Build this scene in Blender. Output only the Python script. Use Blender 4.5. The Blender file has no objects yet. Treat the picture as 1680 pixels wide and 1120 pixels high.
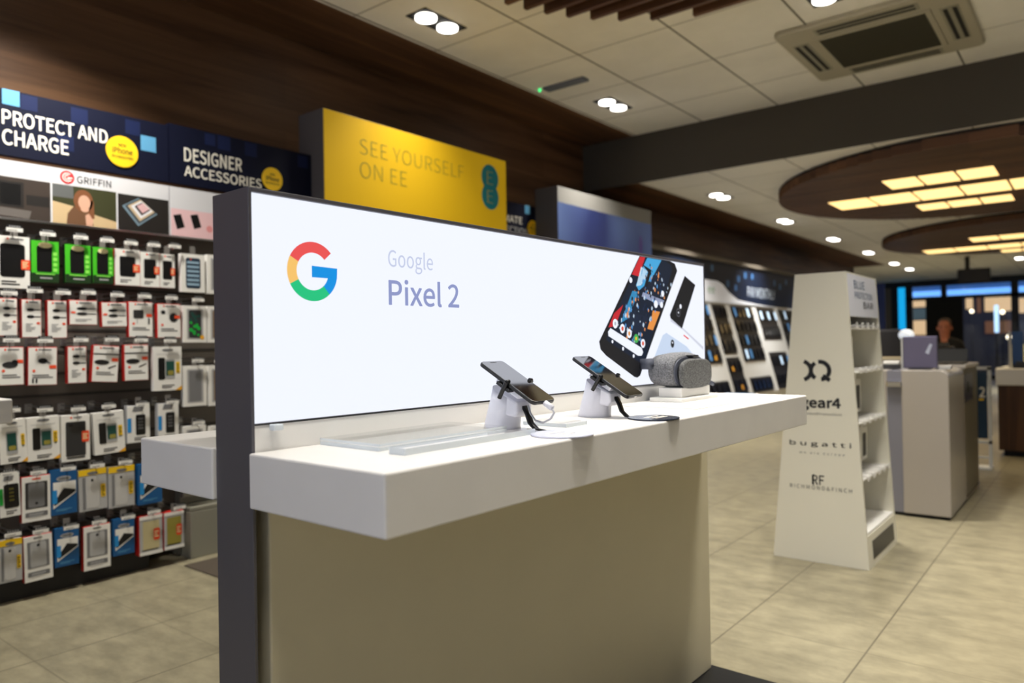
import bpy, bmesh, math, random, os
from mathutils import Vector, Matrix
PI = math.pi
random.seed(7)
S = bpy.context.scene
COL = S.collection

# ------------------------------------------------------------------ camera
YAW, PITCH, ROLL, FPX = math.radians(38.55), math.atan(8/1213), 0.017, 1213.0
CAMZ = 1.055
F = Vector((-math.sin(YAW)*math.cos(PITCH), math.cos(YAW)*math.cos(PITCH), math.sin(PITCH)))
R0 = F.cross(Vector((0, 0, 1))).normalized()
U0 = R0.cross(F)
RV = R0*math.cos(ROLL) - U0*math.sin(ROLL)
UV = R0*math.sin(ROLL) + U0*math.cos(ROLL)
cd = bpy.data.cameras.new('camera'); cam = bpy.data.objects.new('camera', cd); COL.objects.link(cam)
M = Matrix((RV, UV, -F)).transposed().to_4x4(); M.translation = Vector((0, 0, CAMZ))
cam.matrix_world = M
cd.sensor_width = 36; cd.lens = FPX/1680*36; cd.clip_start = 0.02; cd.clip_end = 200
cd.dof.use_dof = True; cd.dof.focus_distance = 1.5; cd.dof.aperture_fstop = 3.0
S.camera = cam
# ------------------------------------------------------------------ light + exposure
w = bpy.data.worlds.new('world'); S.world = w; w.use_nodes = True
bg = w.node_tree.nodes['Background']; bg.inputs[0].default_value = (0.72, 0.79, 1.0, 1); bg.inputs[1].default_value = 0.68
LAMP_W = 23.0
LAMP_COL = (1.0, 0.955, 0.87)
S.view_settings.view_transform = 'Standard'; S.view_settings.look = 'None'
S.view_settings.exposure = 0.25; S.view_settings.gamma = 1.0; S.view_settings.use_curve_mapping = False

# ------------------------------------------------------------------ materials
def srgb(r, g, b):
    f = lambda c: c/12.92 if c <= 0.04045 else ((c+0.055)/1.055)**2.4
    return (f(r/255), f(g/255), f(b/255), 1)
MATS = {}
def mat(name, rgb, rough=0.5, metal=0.0, emit=0.0, spec=0.5, noise=0.0, nscale=40.0):
    if name in MATS: return MATS[name]
    m = bpy.data.materials.new(name); m.use_nodes = True
    nt = m.node_tree; b = nt.nodes['Principled BSDF']; c = srgb(*rgb)
    b.inputs['Base Color'].default_value = c; b.inputs['Roughness'].default_value = rough
    b.inputs['Metallic'].default_value = metal; b.inputs['Specular IOR Level'].default_value = spec
    if emit:
        b.inputs['Emission Color'].default_value = c; b.inputs['Emission Strength'].default_value = emit
    if noise:
        tc = nt.nodes.new('ShaderNodeTexCoord'); n = nt.nodes.new('ShaderNodeTexNoise'); n.inputs['Scale'].default_value = nscale
        n.inputs['Detail'].default_value = 5
        nt.links.new(tc.outputs['Object'], n.inputs['Vector'])
        mx = nt.nodes.new('ShaderNodeMix'); mx.data_type = 'RGBA'; mx.blend_type = 'MULTIPLY'; mx.inputs['Factor'].default_value = 1
        cr = nt.nodes.new('ShaderNodeValToRGB')
        cr.color_ramp.elements[0].position = 0.3; cr.color_ramp.elements[0].color = (1-noise,)*3+(1,)
        cr.color_ramp.elements[1].position = 0.7; cr.color_ramp.elements[1].color = (1, 1, 1, 1)
        nt.links.new(n.outputs['Fac'], cr.inputs['Fac'])
        mx.inputs[6].default_value = c; nt.links.new(cr.outputs['Color'], mx.inputs[7]); nt.links.new(mx.outputs[2], b.inputs['Base Color'])
    if name.startswith('backlit'): b.inputs['Base Color'].default_value = (0.02, 0.02, 0.02, 1)
    MATS[name] = m
    return m

def grid_mat(name, rgb, seam, px, ox, py, oy, wdt, rough=0.6, mott=0.25, mscale=2.2, oy2=None, spec=0.5, streak=1.0):
    m = bpy.data.materials.new(name); m.use_nodes = True; nt = m.node_tree; L = nt.links.new
    b = nt.nodes['Principled BSDF']; b.inputs['Roughness'].default_value = rough; b.inputs['Specular IOR Level'].default_value = spec
    tc = nt.nodes.new('ShaderNodeTexCoord'); sx = nt.nodes.new('ShaderNodeSeparateXYZ'); L(tc.outputs['Object'], sx.inputs[0])
    def mth(op, a, v=None, v2=None):
        n = nt.nodes.new('ShaderNodeMath'); n.operation = op
        for i, q in enumerate((a, v, v2)):
            if q is None: continue
            if isinstance(q, (int, float)): n.inputs[i].default_value = q
            else: L(q, n.inputs[i])
        return n.outputs[0]
    def line(out, p, o):
        t = mth('SUBTRACT', out, o); t = mth('PINGPONG', t, p/2)
        return mth('LESS_THAN', t, wdt)
    s = mth('MAXIMUM', line(sx.outputs[0], px, ox), mth('MULTIPLY', line(sx.outputs[1], py, oy), 0.55))
    if oy2 is not None: s = mth('MAXIMUM', s, mth('MULTIPLY', line(sx.outputs[1], py, oy2), 0.4))
    mp = nt.nodes.new('ShaderNodeMapping'); mp.inputs['Scale'].default_value = (1, streak, 1); L(tc.outputs['Object'], mp.inputs[0])
    n = nt.nodes.new('ShaderNodeTexNoise'); n.inputs['Scale'].default_value = mscale; n.inputs['Detail'].default_value = 9; n.inputs['Roughness'].default_value = 0.65
    L(mp.outputs[0], n.inputs['Vector'])
    cr = nt.nodes.new('ShaderNodeValToRGB'); c = srgb(*rgb)
    cr.color_ramp.elements[0].position = 0.32; cr.color_ramp.elements[0].color = tuple(q*(1-mott) for q in c[:3])+(1,)
    cr.color_ramp.elements[1].position = 0.68; cr.color_ramp.elements[1].color = c
    L(n.outputs['Fac'], cr.inputs['Fac'])
    mx = nt.nodes.new('ShaderNodeMix'); mx.data_type = 'RGBA'; L(s, mx.inputs['Factor']); L(cr.outputs['Color'], mx.inputs[6]); mx.inputs[7].default_value = srgb(*seam)
    L(mx.outputs[2], b.inputs['Base Color'])
    return m

def wood_mat(name, c1, c2, rough=0.45, axis=1, plank=0.19, spec=0.3):
    m = bpy.data.materials.new(name); m.use_nodes = True; nt = m.node_tree; L = nt.links.new
    b = nt.nodes['Principled BSDF']; b.inputs['Roughness'].default_value = rough; b.inputs['Specular IOR Level'].default_value = spec
    tc = nt.nodes.new('ShaderNodeTexCoord'); mp = nt.nodes.new('ShaderNodeMapping')
    sc = [9, 9, 9]; sc[axis] = 0.5; mp.inputs['Scale'].default_value = sc; L(tc.outputs['Object'], mp.inputs[0])
    n = nt.nodes.new('ShaderNodeTexNoise'); n.inputs['Scale'].default_value = 1.0; n.inputs['Detail'].default_value = 7; n.inputs['Roughness'].default_value = 0.6
    n.inputs['Distortion'].default_value = 0.6
    L(mp.outputs[0], n.inputs['Vector'])
    cr = nt.nodes.new('ShaderNodeValToRGB'); cr.color_ramp.elements[0].position = 0.3; cr.color_ramp.elements[0].color = srgb(*c1)
    cr.color_ramp.elements[1].position = 0.72; cr.color_ramp.elements[1].color = srgb(*c2); L(n.outputs['Fac'], cr.inputs['Fac'])
    mp2 = nt.nodes.new('ShaderNodeMapping'); s2 = [1/plank]*3; s2[axis] = 0.35; mp2.inputs['Scale'].default_value = s2; L(tc.outputs['Object'], mp2.inputs[0])
    v = nt.nodes.new('ShaderNodeTexWhiteNoise'); sn = nt.nodes.new('ShaderNodeVectorMath'); sn.operation = 'FLOOR'; L(mp2.outputs[0], sn.inputs[0]); L(sn.outputs[0], v.inputs[0])
    mr = nt.nodes.new('ShaderNodeMapRange'); mr.inputs['To Min'].default_value = 0.72; mr.inputs['To Max'].default_value = 1.1; L(v.outputs['Value'], mr.inputs['Value'])
    mx = nt.nodes.new('ShaderNodeMix'); mx.data_type = 'RGBA'; mx.blend_type = 'MULTIPLY'; mx.inputs['Factor'].default_value = 1
    L(cr.outputs['Color'], mx.inputs[6]); L(mr.outputs['Result'], mx.inputs[7]); L(mx.outputs[2], b.inputs['Base Color'])
    return m

def clear_mat(name, tint, ior=1.45):
    m = bpy.data.materials.new(name); m.use_nodes = True; nt = m.node_tree; nt.nodes.clear(); L = nt.links.new
    o = nt.nodes.new('ShaderNodeOutputMaterial'); t = nt.nodes.new('ShaderNodeBsdfTransparent'); t.inputs[0].default_value = tint
    g = nt.nodes.new('ShaderNodeBsdfGlossy'); g.inputs['Roughness'].default_value = 0.03
    fr = nt.nodes.new('ShaderNodeFresnel'); fr.inputs[0].default_value = ior
    ge = nt.nodes.new('ShaderNodeNewGeometry'); sb = nt.nodes.new('ShaderNodeMath'); sb.operation = 'SUBTRACT'; sb.inputs[0].default_value = 1.0; L(ge.outputs['Backfacing'], sb.inputs[1])
    mu = nt.nodes.new('ShaderNodeMath'); mu.operation = 'MULTIPLY'; L(fr.outputs[0], mu.inputs[0]); L(sb.outputs[0], mu.inputs[1])
    mx = nt.nodes.new('ShaderNodeMixShader'); L(mu.outputs[0], mx.inputs[0]); L(t.outputs[0], mx.inputs[1]); L(g.outputs[0], mx.inputs[2]); L(mx.outputs[0], o.inputs[0])
    return m

WHITE = mat('white_satin', (232, 230, 226), 0.45)
SOLID = mat('white_solid_surface', (228, 225, 221), 0.38, noise=0.05, nscale=9)
PANEL = mat('warm_grey_laminate', (204, 195, 166), 0.5, noise=0.03, nscale=6)
GREYM = mat('dark_grey_metal', (88, 86, 92), 0.38, 0.3)
GREYL = mat('pale_upstand', (214, 213, 206), 0.4)
BLACK = mat('black_plastic', (14, 14, 16), 0.35)
BLACKM = mat('black_matte', (12, 12, 13), 0.7)
CHROME = mat('chrome', (200, 200, 205), 0.15, 1.0)
STEEL = mat('wire_steel', (170, 170, 172), 0.3, 0.9)
SLAT = mat('slatwall_dark', (96, 89, 82), 0.45, noise=0.15, nscale=3)
SLATG = mat('slatwall_groove', (48, 45, 42), 0.5)
KICK = mat('grey_kick_panel', (140, 138, 124), 0.5)
NAVY = mat('navy_print', (8, 13, 36), 0.55, spec=0.2); NAVY2 = mat('navy_print_mid', (20, 30, 66), 0.55, spec=0.2); SKY = mat('light_blue_print', (86, 150, 190), 0.5)
TXTW = mat('white_print', (232, 228, 216), 0.5)
INK = mat('black_print', (20, 20, 22), 0.5); GREYT = mat('grey_print', (110, 110, 112), 0.6); LGREYT = mat('light_grey_print', (168, 168, 168), 0.6)
YEL = mat('yellow_print', (240, 196, 20), 0.5); ORG = mat('orange_print', (240, 80, 40), 0.5); RED = mat('red_print', (190, 30, 22), 0.45)
REDD = mat('dark_red_card', (130, 20, 18), 0.5)
CARD = mat('white_card', (236, 234, 228), 0.5); GREEN = mat('green_card', (66, 190, 30), 0.5); GREEND = mat('dark_green_card', (16, 50, 12), 0.5); LIME = mat('lime_print', (140, 230, 90), 0.5)
CREAM = mat('cream_print', (236, 222, 170), 0.5)
BLUEC = mat('blue_card', (10, 84, 140), 0.45); BLUEL = mat('bright_blue_print', (30, 140, 210), 0.45)
PALEG = mat('silver_grey_print', (178, 178, 178), 0.4); MIDG = mat('mid_grey_print', (120, 120, 122), 0.45); DARKG = mat('dark_grey_print', (48, 48, 50), 0.4)
TEAL = mat('dark_teal_screen', (24, 74, 66), 0.35); GRASS = mat('glitter_green', (20, 170, 60), 0.4); STRIPE = mat('pale_blue_stripe', (150, 180, 200), 0.4); NAVYS = mat('navy_stripe', (30, 50, 70), 0.4)
BEIGE = mat('beige_window', (196, 184, 140), 0.4); OLIVE = mat('olive_window', (150, 140, 60), 0.4)
TAGB = mat('black_ticket_header', (16, 16, 20), 0.6)
CLEARP = clear_mat('clear_acrylic', (0.988, 0.994, 0.997, 1), 1.15); CLEARE = mat('acrylic_edge', (214, 222, 228), 0.15)
WOOD = wood_mat('walnut_planks', (70, 47, 31), (126, 91, 63)); WOODB = wood_mat('walnut_counter_base', (62, 40, 22), (104, 70, 42), axis=2)
WOODR = wood_mat('walnut_slat', (84, 56, 38), (128, 90, 62), axis=0)
FLOORM = grid_mat('stone_floor_tile', (150, 142, 117), (98, 92, 75), 0.45, -0.64, 0.865, 0.96, 0.0032, 0.36, 0.42, 7.0, oy2=1.40, spec=0.4, streak=1.8)
CEILM = grid_mat('mineral_ceiling_tile', (252, 249, 240), (112, 106, 92), 0.69, -2.83, 0.705, 3.65, 0.007, 0.8, 0.12, 1.3)
CEIL2M = grid_mat('mineral_ceiling_tile_low', (252, 249, 240), (140, 134, 120), 0.69, -2.10, 0.705, 6.9, 0.005, 0.8, 0.08, 1.3)
BEAMM = mat('dark_grey_beam_paint', (72, 66, 57), 0.7)
WALLP = mat('grey_wall_paint', (120, 118, 118), 0.8)

# ------------------------------------------------------------------ mesh helpers
class MB:
    def __init__(s): s.bm = bmesh.new(); s.mats = []
    def mi(s, m):
        if m not in s.mats: s.mats.append(m)
        return s.mats.index(m)
    def face(s, pts, m):
        f = s.bm.faces.new([s.bm.verts.new(p) for p in pts]); f.material_index = s.mi(m); return f
    def box(s, x0, x1, y0, y1, z0, z1, m):
        v = [s.bm.verts.new((x, y, z)) for x in (x0, x1) for y in (y0, y1) for z in (z0, z1)]
        for q in ((0, 1, 3, 2), (4, 6, 7, 5), (0, 4, 5, 1), (2, 3, 7, 6), (0, 2, 6, 4), (1, 5, 7, 3)):
            f = s.bm.faces.new([v[i] for i in q]); f.material_index = s.mi(m)
        return s
    def loft(s, rings, m, cap=True, close=True):
        R = [[s.bm.verts.new(p) for p in r] for r in rings]; n = len(R[0]); k = s.mi(m)
        for a, b in zip(R, R[1:]):
            for i in range(n if close else n-1):
                j = (i+1) % n; f = s.bm.faces.new((a[i], a[j], b[j], b[i])); f.material_index = k; f.smooth = True
        if cap:
            f = s.bm.faces.new(R[0][::-1]); f.material_index = k
            f = s.bm.faces.new(R[-1]); f.material_index = k
        return s
    def prism(s, poly, fn0, fn1, m):     # poly of 2-tuples mapped by two functions to 3D
        r0 = [fn0(*p) for p in poly]; r1 = [fn1(*p) for p in poly]
        k = s.mi(m); a = [s.bm.verts.new(p) for p in r0]; b = [s.bm.verts.new(p) for p in r1]; n = len(a)
        for i in range(n):
            j = (i+1) % n; f = s.bm.faces.new((a[i], a[j], b[j], b[i])); f.material_index = k
        s.bm.faces.new(a[::-1]).material_index = k; s.bm.faces.new(b).material_index = k
        return s
    def cyl(s, p0, p1, r0, m, r1=None, n=20):
        p0 = Vector(p0); p1 = Vector(p1); r1 = r0 if r1 is None else r1
        d = (p1-p0).normalized(); a = d.orthogonal().normalized(); b = d.cross(a)
        ring = lambda c, r: [c + (a*math.cos(2*PI*i/n)+b*math.sin(2*PI*i/n))*r for i in range(n)]
        return s.loft([ring(p0, r0), ring(p1, r1)], m)
    def tube(s, pts, r, m, n=10):
        pts = [Vector(p) for p in pts]; rings = []; a = None
        for i, p in enumerate(pts):
            d = (pts[min(i+1, len(pts)-1)]-pts[max(i-1, 0)]).normalized()
            a = d.orthogonal().normalized() if a is None else (a - d*a.dot(d)).normalized()
            b = d.cross(a); rr = r[i] if isinstance(r, (list, tuple)) else r
            rings.append([p+(a*math.cos(2*PI*k/n)+b*math.sin(2*PI*k/n))*rr for k in range(n)])
        return s.loft(rings, m)
    def ball(s, c, rx, ry, rz, m, nu=20, nv=12):
        c = Vector(c); rings = []
        for j in range(1, nv):
            t = PI*j/nv; rings.append([c+Vector((rx*math.sin(t)*math.cos(2*PI*i/nu), ry*math.sin(t)*math.sin(2*PI*i/nu), -rz*math.cos(t))) for i in range(nu)])
        return s.loft(rings, m)
    def build(s, name, parent=None, bevel=0, seg=2, loc=None, fix=True, smooth=False):
        if fix: bmesh.ops.recalc_face_normals(s.bm, faces=s.bm.faces)
        me = bpy.data.meshes.new(name); s.bm.to_mesh(me); s.bm.free()
        for m in s.mats: me.materials.append(m)
        if smooth:
            for p in me.polygons: p.use_smooth = True
        o = bpy.data.objects.new(name, me); COL.objects.link(o)
        if parent: o.parent = parent
        if loc: o.location = loc
        if bevel:
            b = o.modifiers.new('bevel', 'BEVEL'); b.width = bevel; b.segments = seg; b.limit_method = 'ANGLE'; b.angle_limit = 0.6
            b.harden_normals = False
        return o

def tag(o, label, cat, group=None):
    o['label'] = label; o['category'] = cat
    if group: o['group'] = group
    return o
def thing(name, label, cat, loc, rz=0.0, group=None):
    o = bpy.data.objects.new(name, None); o.empty_display_size = 0.05; COL.objects.link(o)
    o.location = loc; o.rotation_euler = (0, 0, rz)
    return tag(o, label, cat, group)
def struct(o): o['kind'] = 'structure'; return o
def box_obj(name, x0, x1, y0, y1, z0, z1, m, parent=None, bevel=0, seg=2):
    """mesh box, origin at base centre when it stands alone"""
    if parent is None:
        c = ((x0+x1)/2, (y0+y1)/2, z0)
        return MB().box(x0-c[0], x1-c[0], y0-c[1], y1-c[1], 0, z1-z0, m).build(name, None, bevel, seg, c)
    return MB().box(x0, x1, y0, y1, z0, z1, m).build(name, parent, bevel, seg)
def copy_tree(o, loc=None, label=None):
    c = o.copy(); COL.objects.link(c)
    if loc: c.location = loc
    if label: c['label'] = label
    for ch in o.children:
        d = ch.copy(); COL.objects.link(d); d.parent = c
        for g in ch.children:
            e = g.copy(); COL.objects.link(e); e.parent = d
    return c

FONT = None
try:
    p = os.path.join(bpy.utils.system_resource('DATAFILES'), 'fonts', 'Noto Sans CJK Regular.woff2')
    if os.path.exists(p): FONT = bpy.data.fonts.load(p)
except Exception: FONT = None
def text_into(mb, body, o, wd, ht, m, r=(0, 1, 0), u=(0, 0, 1), bold=0.0, space=1.0):
    """lettering fitted to an ink box of wd x ht whose lower left corner is o"""
    cu = bpy.data.curves.new('t', 'FONT'); cu.body = body; cu.size = 60; cu.offset = min(bold, 0.0)*60; cu.space_character = space; cu.resolution_u = 5
    if FONT: cu.font = FONT
    ob = bpy.data.objects.new('t', cu); COL.objects.link(ob)
    dg = bpy.context.evaluated_depsgraph_get(); dg.update()
    me = bpy.data.meshes.new_from_object(ob.evaluated_get(dg))
    bpy.data.objects.remove(ob); bpy.data.curves.remove(cu)
    if not me.vertices: return
    xs = [v.co.x for v in me.vertices]; ys = [v.co.y for v in me.vertices]
    x0, x1, y0, y1 = min(xs), max(xs), min(ys), max(ys)
    r = Vector(r); u = Vector(u); o = Vector(o); k = mb.mi(m)
    sx = wd/(x1-x0); sy = ht/(y1-y0)
    bw = max(bold, 0.0)*0.72*ht*0.9
    nrm = r.cross(u).normalized()
    fx = max(wd-2*bw, wd*0.5)/wd; fz = max(ht-2*bw, ht*0.5)/ht
    offs = [(0, 0)] if bw == 0 else [(bw*math.cos(PI/4*i), bw*math.sin(PI/4*i)) for i in range(8)]
    for q, (ax, az) in enumerate(offs):
        oo = o + r*(bw+ax)*(bw > 0) + u*(bw+az)*(bw > 0) + nrm*(q*0.00001)
        vs = [mb.bm.verts.new(oo + r*(v.co.x-x0)*sx*fx + u*(v.co.y-y0)*sy*fz) for v in me.vertices]
        for p in me.polygons:
            try: mb.bm.faces.new([vs[i] for i in p.vertices]).material_index = k
            except ValueError: pass
    bpy.data.meshes.remove(me)
def rrect(cy, cz, w, h, r, n=4):
    P = []
    for sx, sz, a in ((1, 1, 0), (-1, 1, 90), (-1, -1, 180), (1, -1, 270)):
        for i in range(n+1):
            t = math.radians(a+90*i/n); P.append((cy+sx*(w/2-r)+r*math.cos(t), cz+sz*(h/2-r)+r*math.sin(t)))
    return P
def disc2(cy, cz, ry, rz=None, n=24):
    rz = ry if rz is None else rz
    return [(cy+ry*math.cos(2*PI*i/n), cz+rz*math.sin(2*PI*i/n)) for i in range(n)]
def arc_ring(cy, cz, ro, ri, a0, a1, n=14):
    A = [math.radians(a0+(a1-a0)*i/n) for i in range(n+1)]
    return [(cy+ro*math.cos(t), cz+ro*math.sin(t)) for t in A]+[(cy+ri*math.cos(t), cz+ri*math.sin(t)) for t in A[::-1]]

# ------------------------------------------------------------------ setting
FX0, FX1, FY0, FY1 = -5.2, 3.6, -3.0, 22.5
ZC, ZL, YB = 3.09, 2.624, 6.40
def slab(name, x0, x1, y0, y1, z0, z1, m): return struct(MB().box(x0, x1, y0, y1, z0, z1, m).build(name))
slab('floor', FX0, FX1, FY0, FY1+0.4, -0.1, 0, FLOORM)
slab('ceiling', -3.545, FX1, FY0, YB, ZC, ZC+0.1, CEILM)
slab('ceiling_low', -3.50, FX1, YB+0.02, FY1, ZL, ZL+0.1, CEIL2M)
slab('trim_soffit_upper', -4.13, -3.545, FY0, YB, ZC, ZC+0.1, WOOD)
slab('trim_soffit_lower', -4.13, -3.50, YB+0.02, 17.0, ZL, ZL+0.1, WOOD)
slab('ceiling_far', -5.2, -3.50, 17.0, FY1, ZL, ZL+0.1, CEIL2M)
slab('trim_beam', -4.13, FX1, YB, YB+0.02, ZL, ZC+0.1, BEAMM)
slab('wall_left', -4.25, -4.13, FY0, 17.0, 0, ZC+0.1, WOOD)
slab('wall_left_far', -5.2, -5.08, 17.0, FY1, 0, ZL, WALLP)
slab('wall_left_return', -5.08, -4.25, 17.0, 17.1, 0, ZL, WALLP)
slab('wall_right', FX1, FX1+0.1, FY0, FY1, 0, ZC+0.1, WALLP)
# shop front at the far end
FR = mat('navy_window_frame', (12, 20, 40), 0.4); CYAN = mat('cyan_lit_strip', (20, 160, 225), 0.4, emit=0.9)
slab('wall_back_column', -5.2, -4.50, 22.4, 22.5, 0, ZL, WALLP)
slab('wall_back_panel', -4.50, -4.32, 22.4, 22.5, 0, ZL, mat('dark_teal_panel', (6, 34, 54), 0.5))
slab('trim_cyan_strip', -4.32, -4.15, 22.38, 22.5, 0, 2.50, CYAN)
slab('trim_back_head', -5.08, FX1, 22.3, 22.5, 2.47, ZL, mat('navy_head', (20, 34, 52), 0.5))
wf = MB()
for x0, x1 in ((-4.15, -3.98), (-3.30, -3.17), (-1.76, -1.60), (0.2, 0.35), (2.0, 2.15)):
    wf.box(x0, x1, 22.40, 22.48, 0, 2.47, FR)
wf.box(-4.15, FX1, 22.40, 22.48, 2.10, 2.19, FR).box(-4.15, FX1, 22.40, 22.48, 0, 0.12, FR)
struct(wf.build('window_1'))
GLZ = clear_mat('shop_window_glass', (0.96, 0.98, 1, 1))
struct(MB().box(-4.1, FX1, 22.43, 22.44, 0.1, 2.47, GLZ).build('window_2'))
slab('door_1', -3.66, -2.80, 22.37, 22.40, 0, 2.14, BLACKM)
# the street beyond the glass
FAC = mat('street_facade', (46, 44, 52), 0.8)
fac = thing('building', 'dusky building across the street seen through the shop window', 'building', (-2.5, 27.0, 0))
MB().box(-9, 9, 0, 1, -0.1, 2.43, FAC).build('wall', fac)
MB().box(-9, 9, -0.1, 1, 2.60, 4.2, mat('blue_dusk_fascia', (40, 84, 140), 0.6, emit=0.5)).build('fascia', fac)
MB().box(-9, 9, -0.12, 1, 2.43, 2.60, mat('bright_fascia_band', (110, 170, 240), 0.6, emit=0.95)).build('fascia_band', fac)
LITW = mat('lit_window', (214, 176, 128), 0.6, emit=0.7); LITG = mat('green_grey_window', (70, 84, 84), 0.6, emit=0.4); LITD = mat('dim_lit_window', (120, 78, 50), 0.6, emit=0.35)
for x0, x1, z0, z1, mm in ((-2.37, -1.89, 2.10, 2.40, LITW), (-2.39, -1.87, 1.2, 1.67, LITW), (-2.37, -1.9, 1.7, 2.06, LITG), (-0.80, -0.61, 1.98, 2.36, LITW), (-0.5, -0.4, 1.85, 2.38, LITD), (-0.30, 0.38, 1.88, 2.39, LITW), (-0.30, 0.37, 1.2, 1.58, LITD), (0.54, 0.85, 1.8, 2.25, LITW)):
    MB().box(x0, x1, -0.03, 0.0, z0, z1, mm).build('window', fac)
slab('pavement', -9, 7, FY1+0.4, 28, -0.1, -0.02, mat('pavement', (70, 72, 80), 0.8))
for x, z, r in ((-2.05, 1.75, 0.055), (-2.75, 1.8, 0.05), (-1.92, 1.08, 0.06)):
    o = MB().ball((0, 0, r), r, r, r, mat('street_lamp_glow', (255, 235, 200), 0.5, emit=3)).cyl((0, 0, -z+r-0.02), (0, 0, 0.01), 0.012, BLACKM).build('street_lamp', None, loc=(x, 23.6, z-r))
    tag(o, {0.055: 'warm street lamp outside beside the pale tall light strip', 0.05: 'warm street lamp outside just right of the dark doorway', 0.06: 'lowest warm street lamp glowing outside above the cream notice'}[r], 'street lamp')
o = MB().box(-0.05, 0.05, -0.02, 0.02, 0, 0.72, mat('pale_blue_tube', (190, 225, 255), 0.5, emit=1.2)).box(-0.03, 0.03, -0.02, 0.02, -1.22, 0, FR).build('light_strip', None, bevel=0.02, loc=(-2.13, 23.0, 1.2))
tag(o, 'pale blue upright light strip glowing outside the back window', 'light')

# ------------------------------------------------------------------ ceiling fittings
LENS = mat('lamp_lens_glow', (255, 250, 240), 0.4, emit=6.0)
def downlight(x, y, z, label, sep=0.19, light=True, pw=1.0, tilt=0.0, spread=95):
    t = thing('downlight', label, 'ceiling light', (x, y, z), 0, 'twin recessed downlights')
    fr = MB()
    a, b = 0.085, 0.185
    for bx in ((-a, a, -b, -b+0.012), (-a, a, b-0.012, b), (-a, -a+0.012, -b, b), (a-0.012, a, -b, b)):
        fr.box(*bx, -0.006, 0.0, BLACKM)
    fr.box(-a, a, -b, b, -0.0035, -0.0005, BLACKM)
    fr.build('housing', t)
    for s in (-1, 1):
        MB().cyl((0, s*sep/2, -0.018), (0, s*sep/2, -0.003), 0.066, LENS, n=28).build('lamp', t)
    if light:
        ld = bpy.data.lights.new('downlight_beam', 'AREA'); ld.shape = 'RECTANGLE'; ld.size = 0.13; ld.size_y = 0.32
        ld.energy = LAMP_W*pw; ld.color = LAMP_COL; ld.spread = math.radians(spread)
        lo = bpy.data.objects.new('downlight_beam', ld); COL.objects.link(lo); lo.parent = t; lo.location = (0, 0, -0.03 - 0.065*math.sin(tilt)); lo.rotation_euler = (0, tilt, 0)
    return t
downlight(-3.21, 3.33, ZC, 'twin downlight in the high ceiling nearest the camera, above the yellow sign', pw=0.6)
downlight(-3.20, 5.44, ZC, 'twin downlight in the high ceiling between the grey sensor bar and the beam', pw=0.8)
downlight(-1.25, 4.50, ZC, 'twin downlight beside the air conditioner, cut by the top of the photo')
for i, (y, x, l) in enumerate(((7.56, -3.155, 'first twin downlight past the beam in the low ceiling along the wood wall'), (9.72, -3.18, 'second twin downlight past the beam along the wood wall'),
        (12.0, -3.20, 'third twin downlight past the beam along the wood wall'), (14.3, -3.22, 'fourth twin downlight past the beam along the wood wall'),
        (16.75, -3.29, 'fifth twin downlight past the beam along the wood wall'), (18.35, -3.30, 'farthest twin downlight along the wood wall, left of the hanging screen'), (17.6, -1.23, 'twin downlight in the low ceiling right of the hanging screen'))):
    downlight(x, y, ZL, l, pw=0.9)
# unseen downlights: wall row continued, the others added to light island, tower and floor
for x, y, q, tl, sp in ((-3.2, 1.25, 0.95, 0.25, 100), (-3.2, -0.9, 0.8, 0.25, 95), (-1.3, 2.2, 0.35, 0, 80), (-0.45, 2.6, 0.66, 0, 85), (-0.45, 1.4, 0.42, 0, 85), (-0.45, 0.2, 0.3, 0, 85), (-0.62, 3.9, 0.5, 0, 85), (1.1, 0.4, 0.5, 0, 50), (1.1, 2.5, 0.25, 0, 50), (0.75, 4.6, 0.6, 0, 70), (2.6, 1.4, 0.7, 0, 95), (2.6, 3.8, 0.35, 0, 85), (2.6, -1.0, 0.8, 0, 95)):
    downlight(x, y, 2.945 if (x, y) in ((-0.45, 2.6), (-1.3, 2.2)) else ZC, 'unseen added twin downlight in the high ceiling, out of the picture', pw=q, tilt=tl, spread=sp)
for x, y in ((1.75, 8.0),):  # one more unseen downlight, added to light the low-ceilinged area
    downlight(x, y, ZL, 'unseen added twin downlight in the low ceiling, out of the picture', pw=0.6)

t = thing('sensor_bar', 'slim grey sensor bar with a green light on the ceiling tiles', 'sensor', (-3.22, 4.76, ZC))
MB().box(-0.19, 0.19, -0.045, 0.045, -0.018, 0.0, mat('blue_grey_plastic', (110, 116, 128), 0.5)).build('housing', t, 0.006)
MB().ball((-0.225, -0.03, -0.012), 0.012, 0.012, 0.012, mat('green_led', (60, 220, 120), 0.4, emit=1.5)).build('indicator_light', t)

# air conditioning cassette
ACM = mat('cassette_cream', (176, 170, 150), 0.5)
t = thing('air_conditioner', 'square ceiling cassette air conditioner with dark centre grille', 'air conditioner', (-1.12, 5.43, ZC))
a = 0.54
b = MB(); b.prism(rrect(0, 0, 2*a, 2*a, 0.05), lambda x, y: (x, y, 0), lambda x, y: (x, y, -0.035), ACM); b.build('fascia', t, 0.01)
b = MB(); b.box(-0.31, 0.31, -0.31, 0.31, -0.046, -0.03, mat('grille_olive', (74, 70, 54), 0.6))
for i in range(30): b.box(-0.31, 0.31, -0.3+i*0.0203, -0.294+i*0.0203, -0.05, -0.046, mat('grille_slat', (66, 62, 46), 0.6))
b.build('grille', t)
b = MB()
for bx in ((-0.345, -0.31, -0.345, 0.345), (0.31, 0.345, -0.345, 0.345), (-0.31, 0.31, -0.345, -0.31), (-0.31, 0.31, 0.31, 0.345)): b.box(*bx, -0.045, -0.03, ACM)
b.build('grille_frame', t, 0.004)
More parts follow.
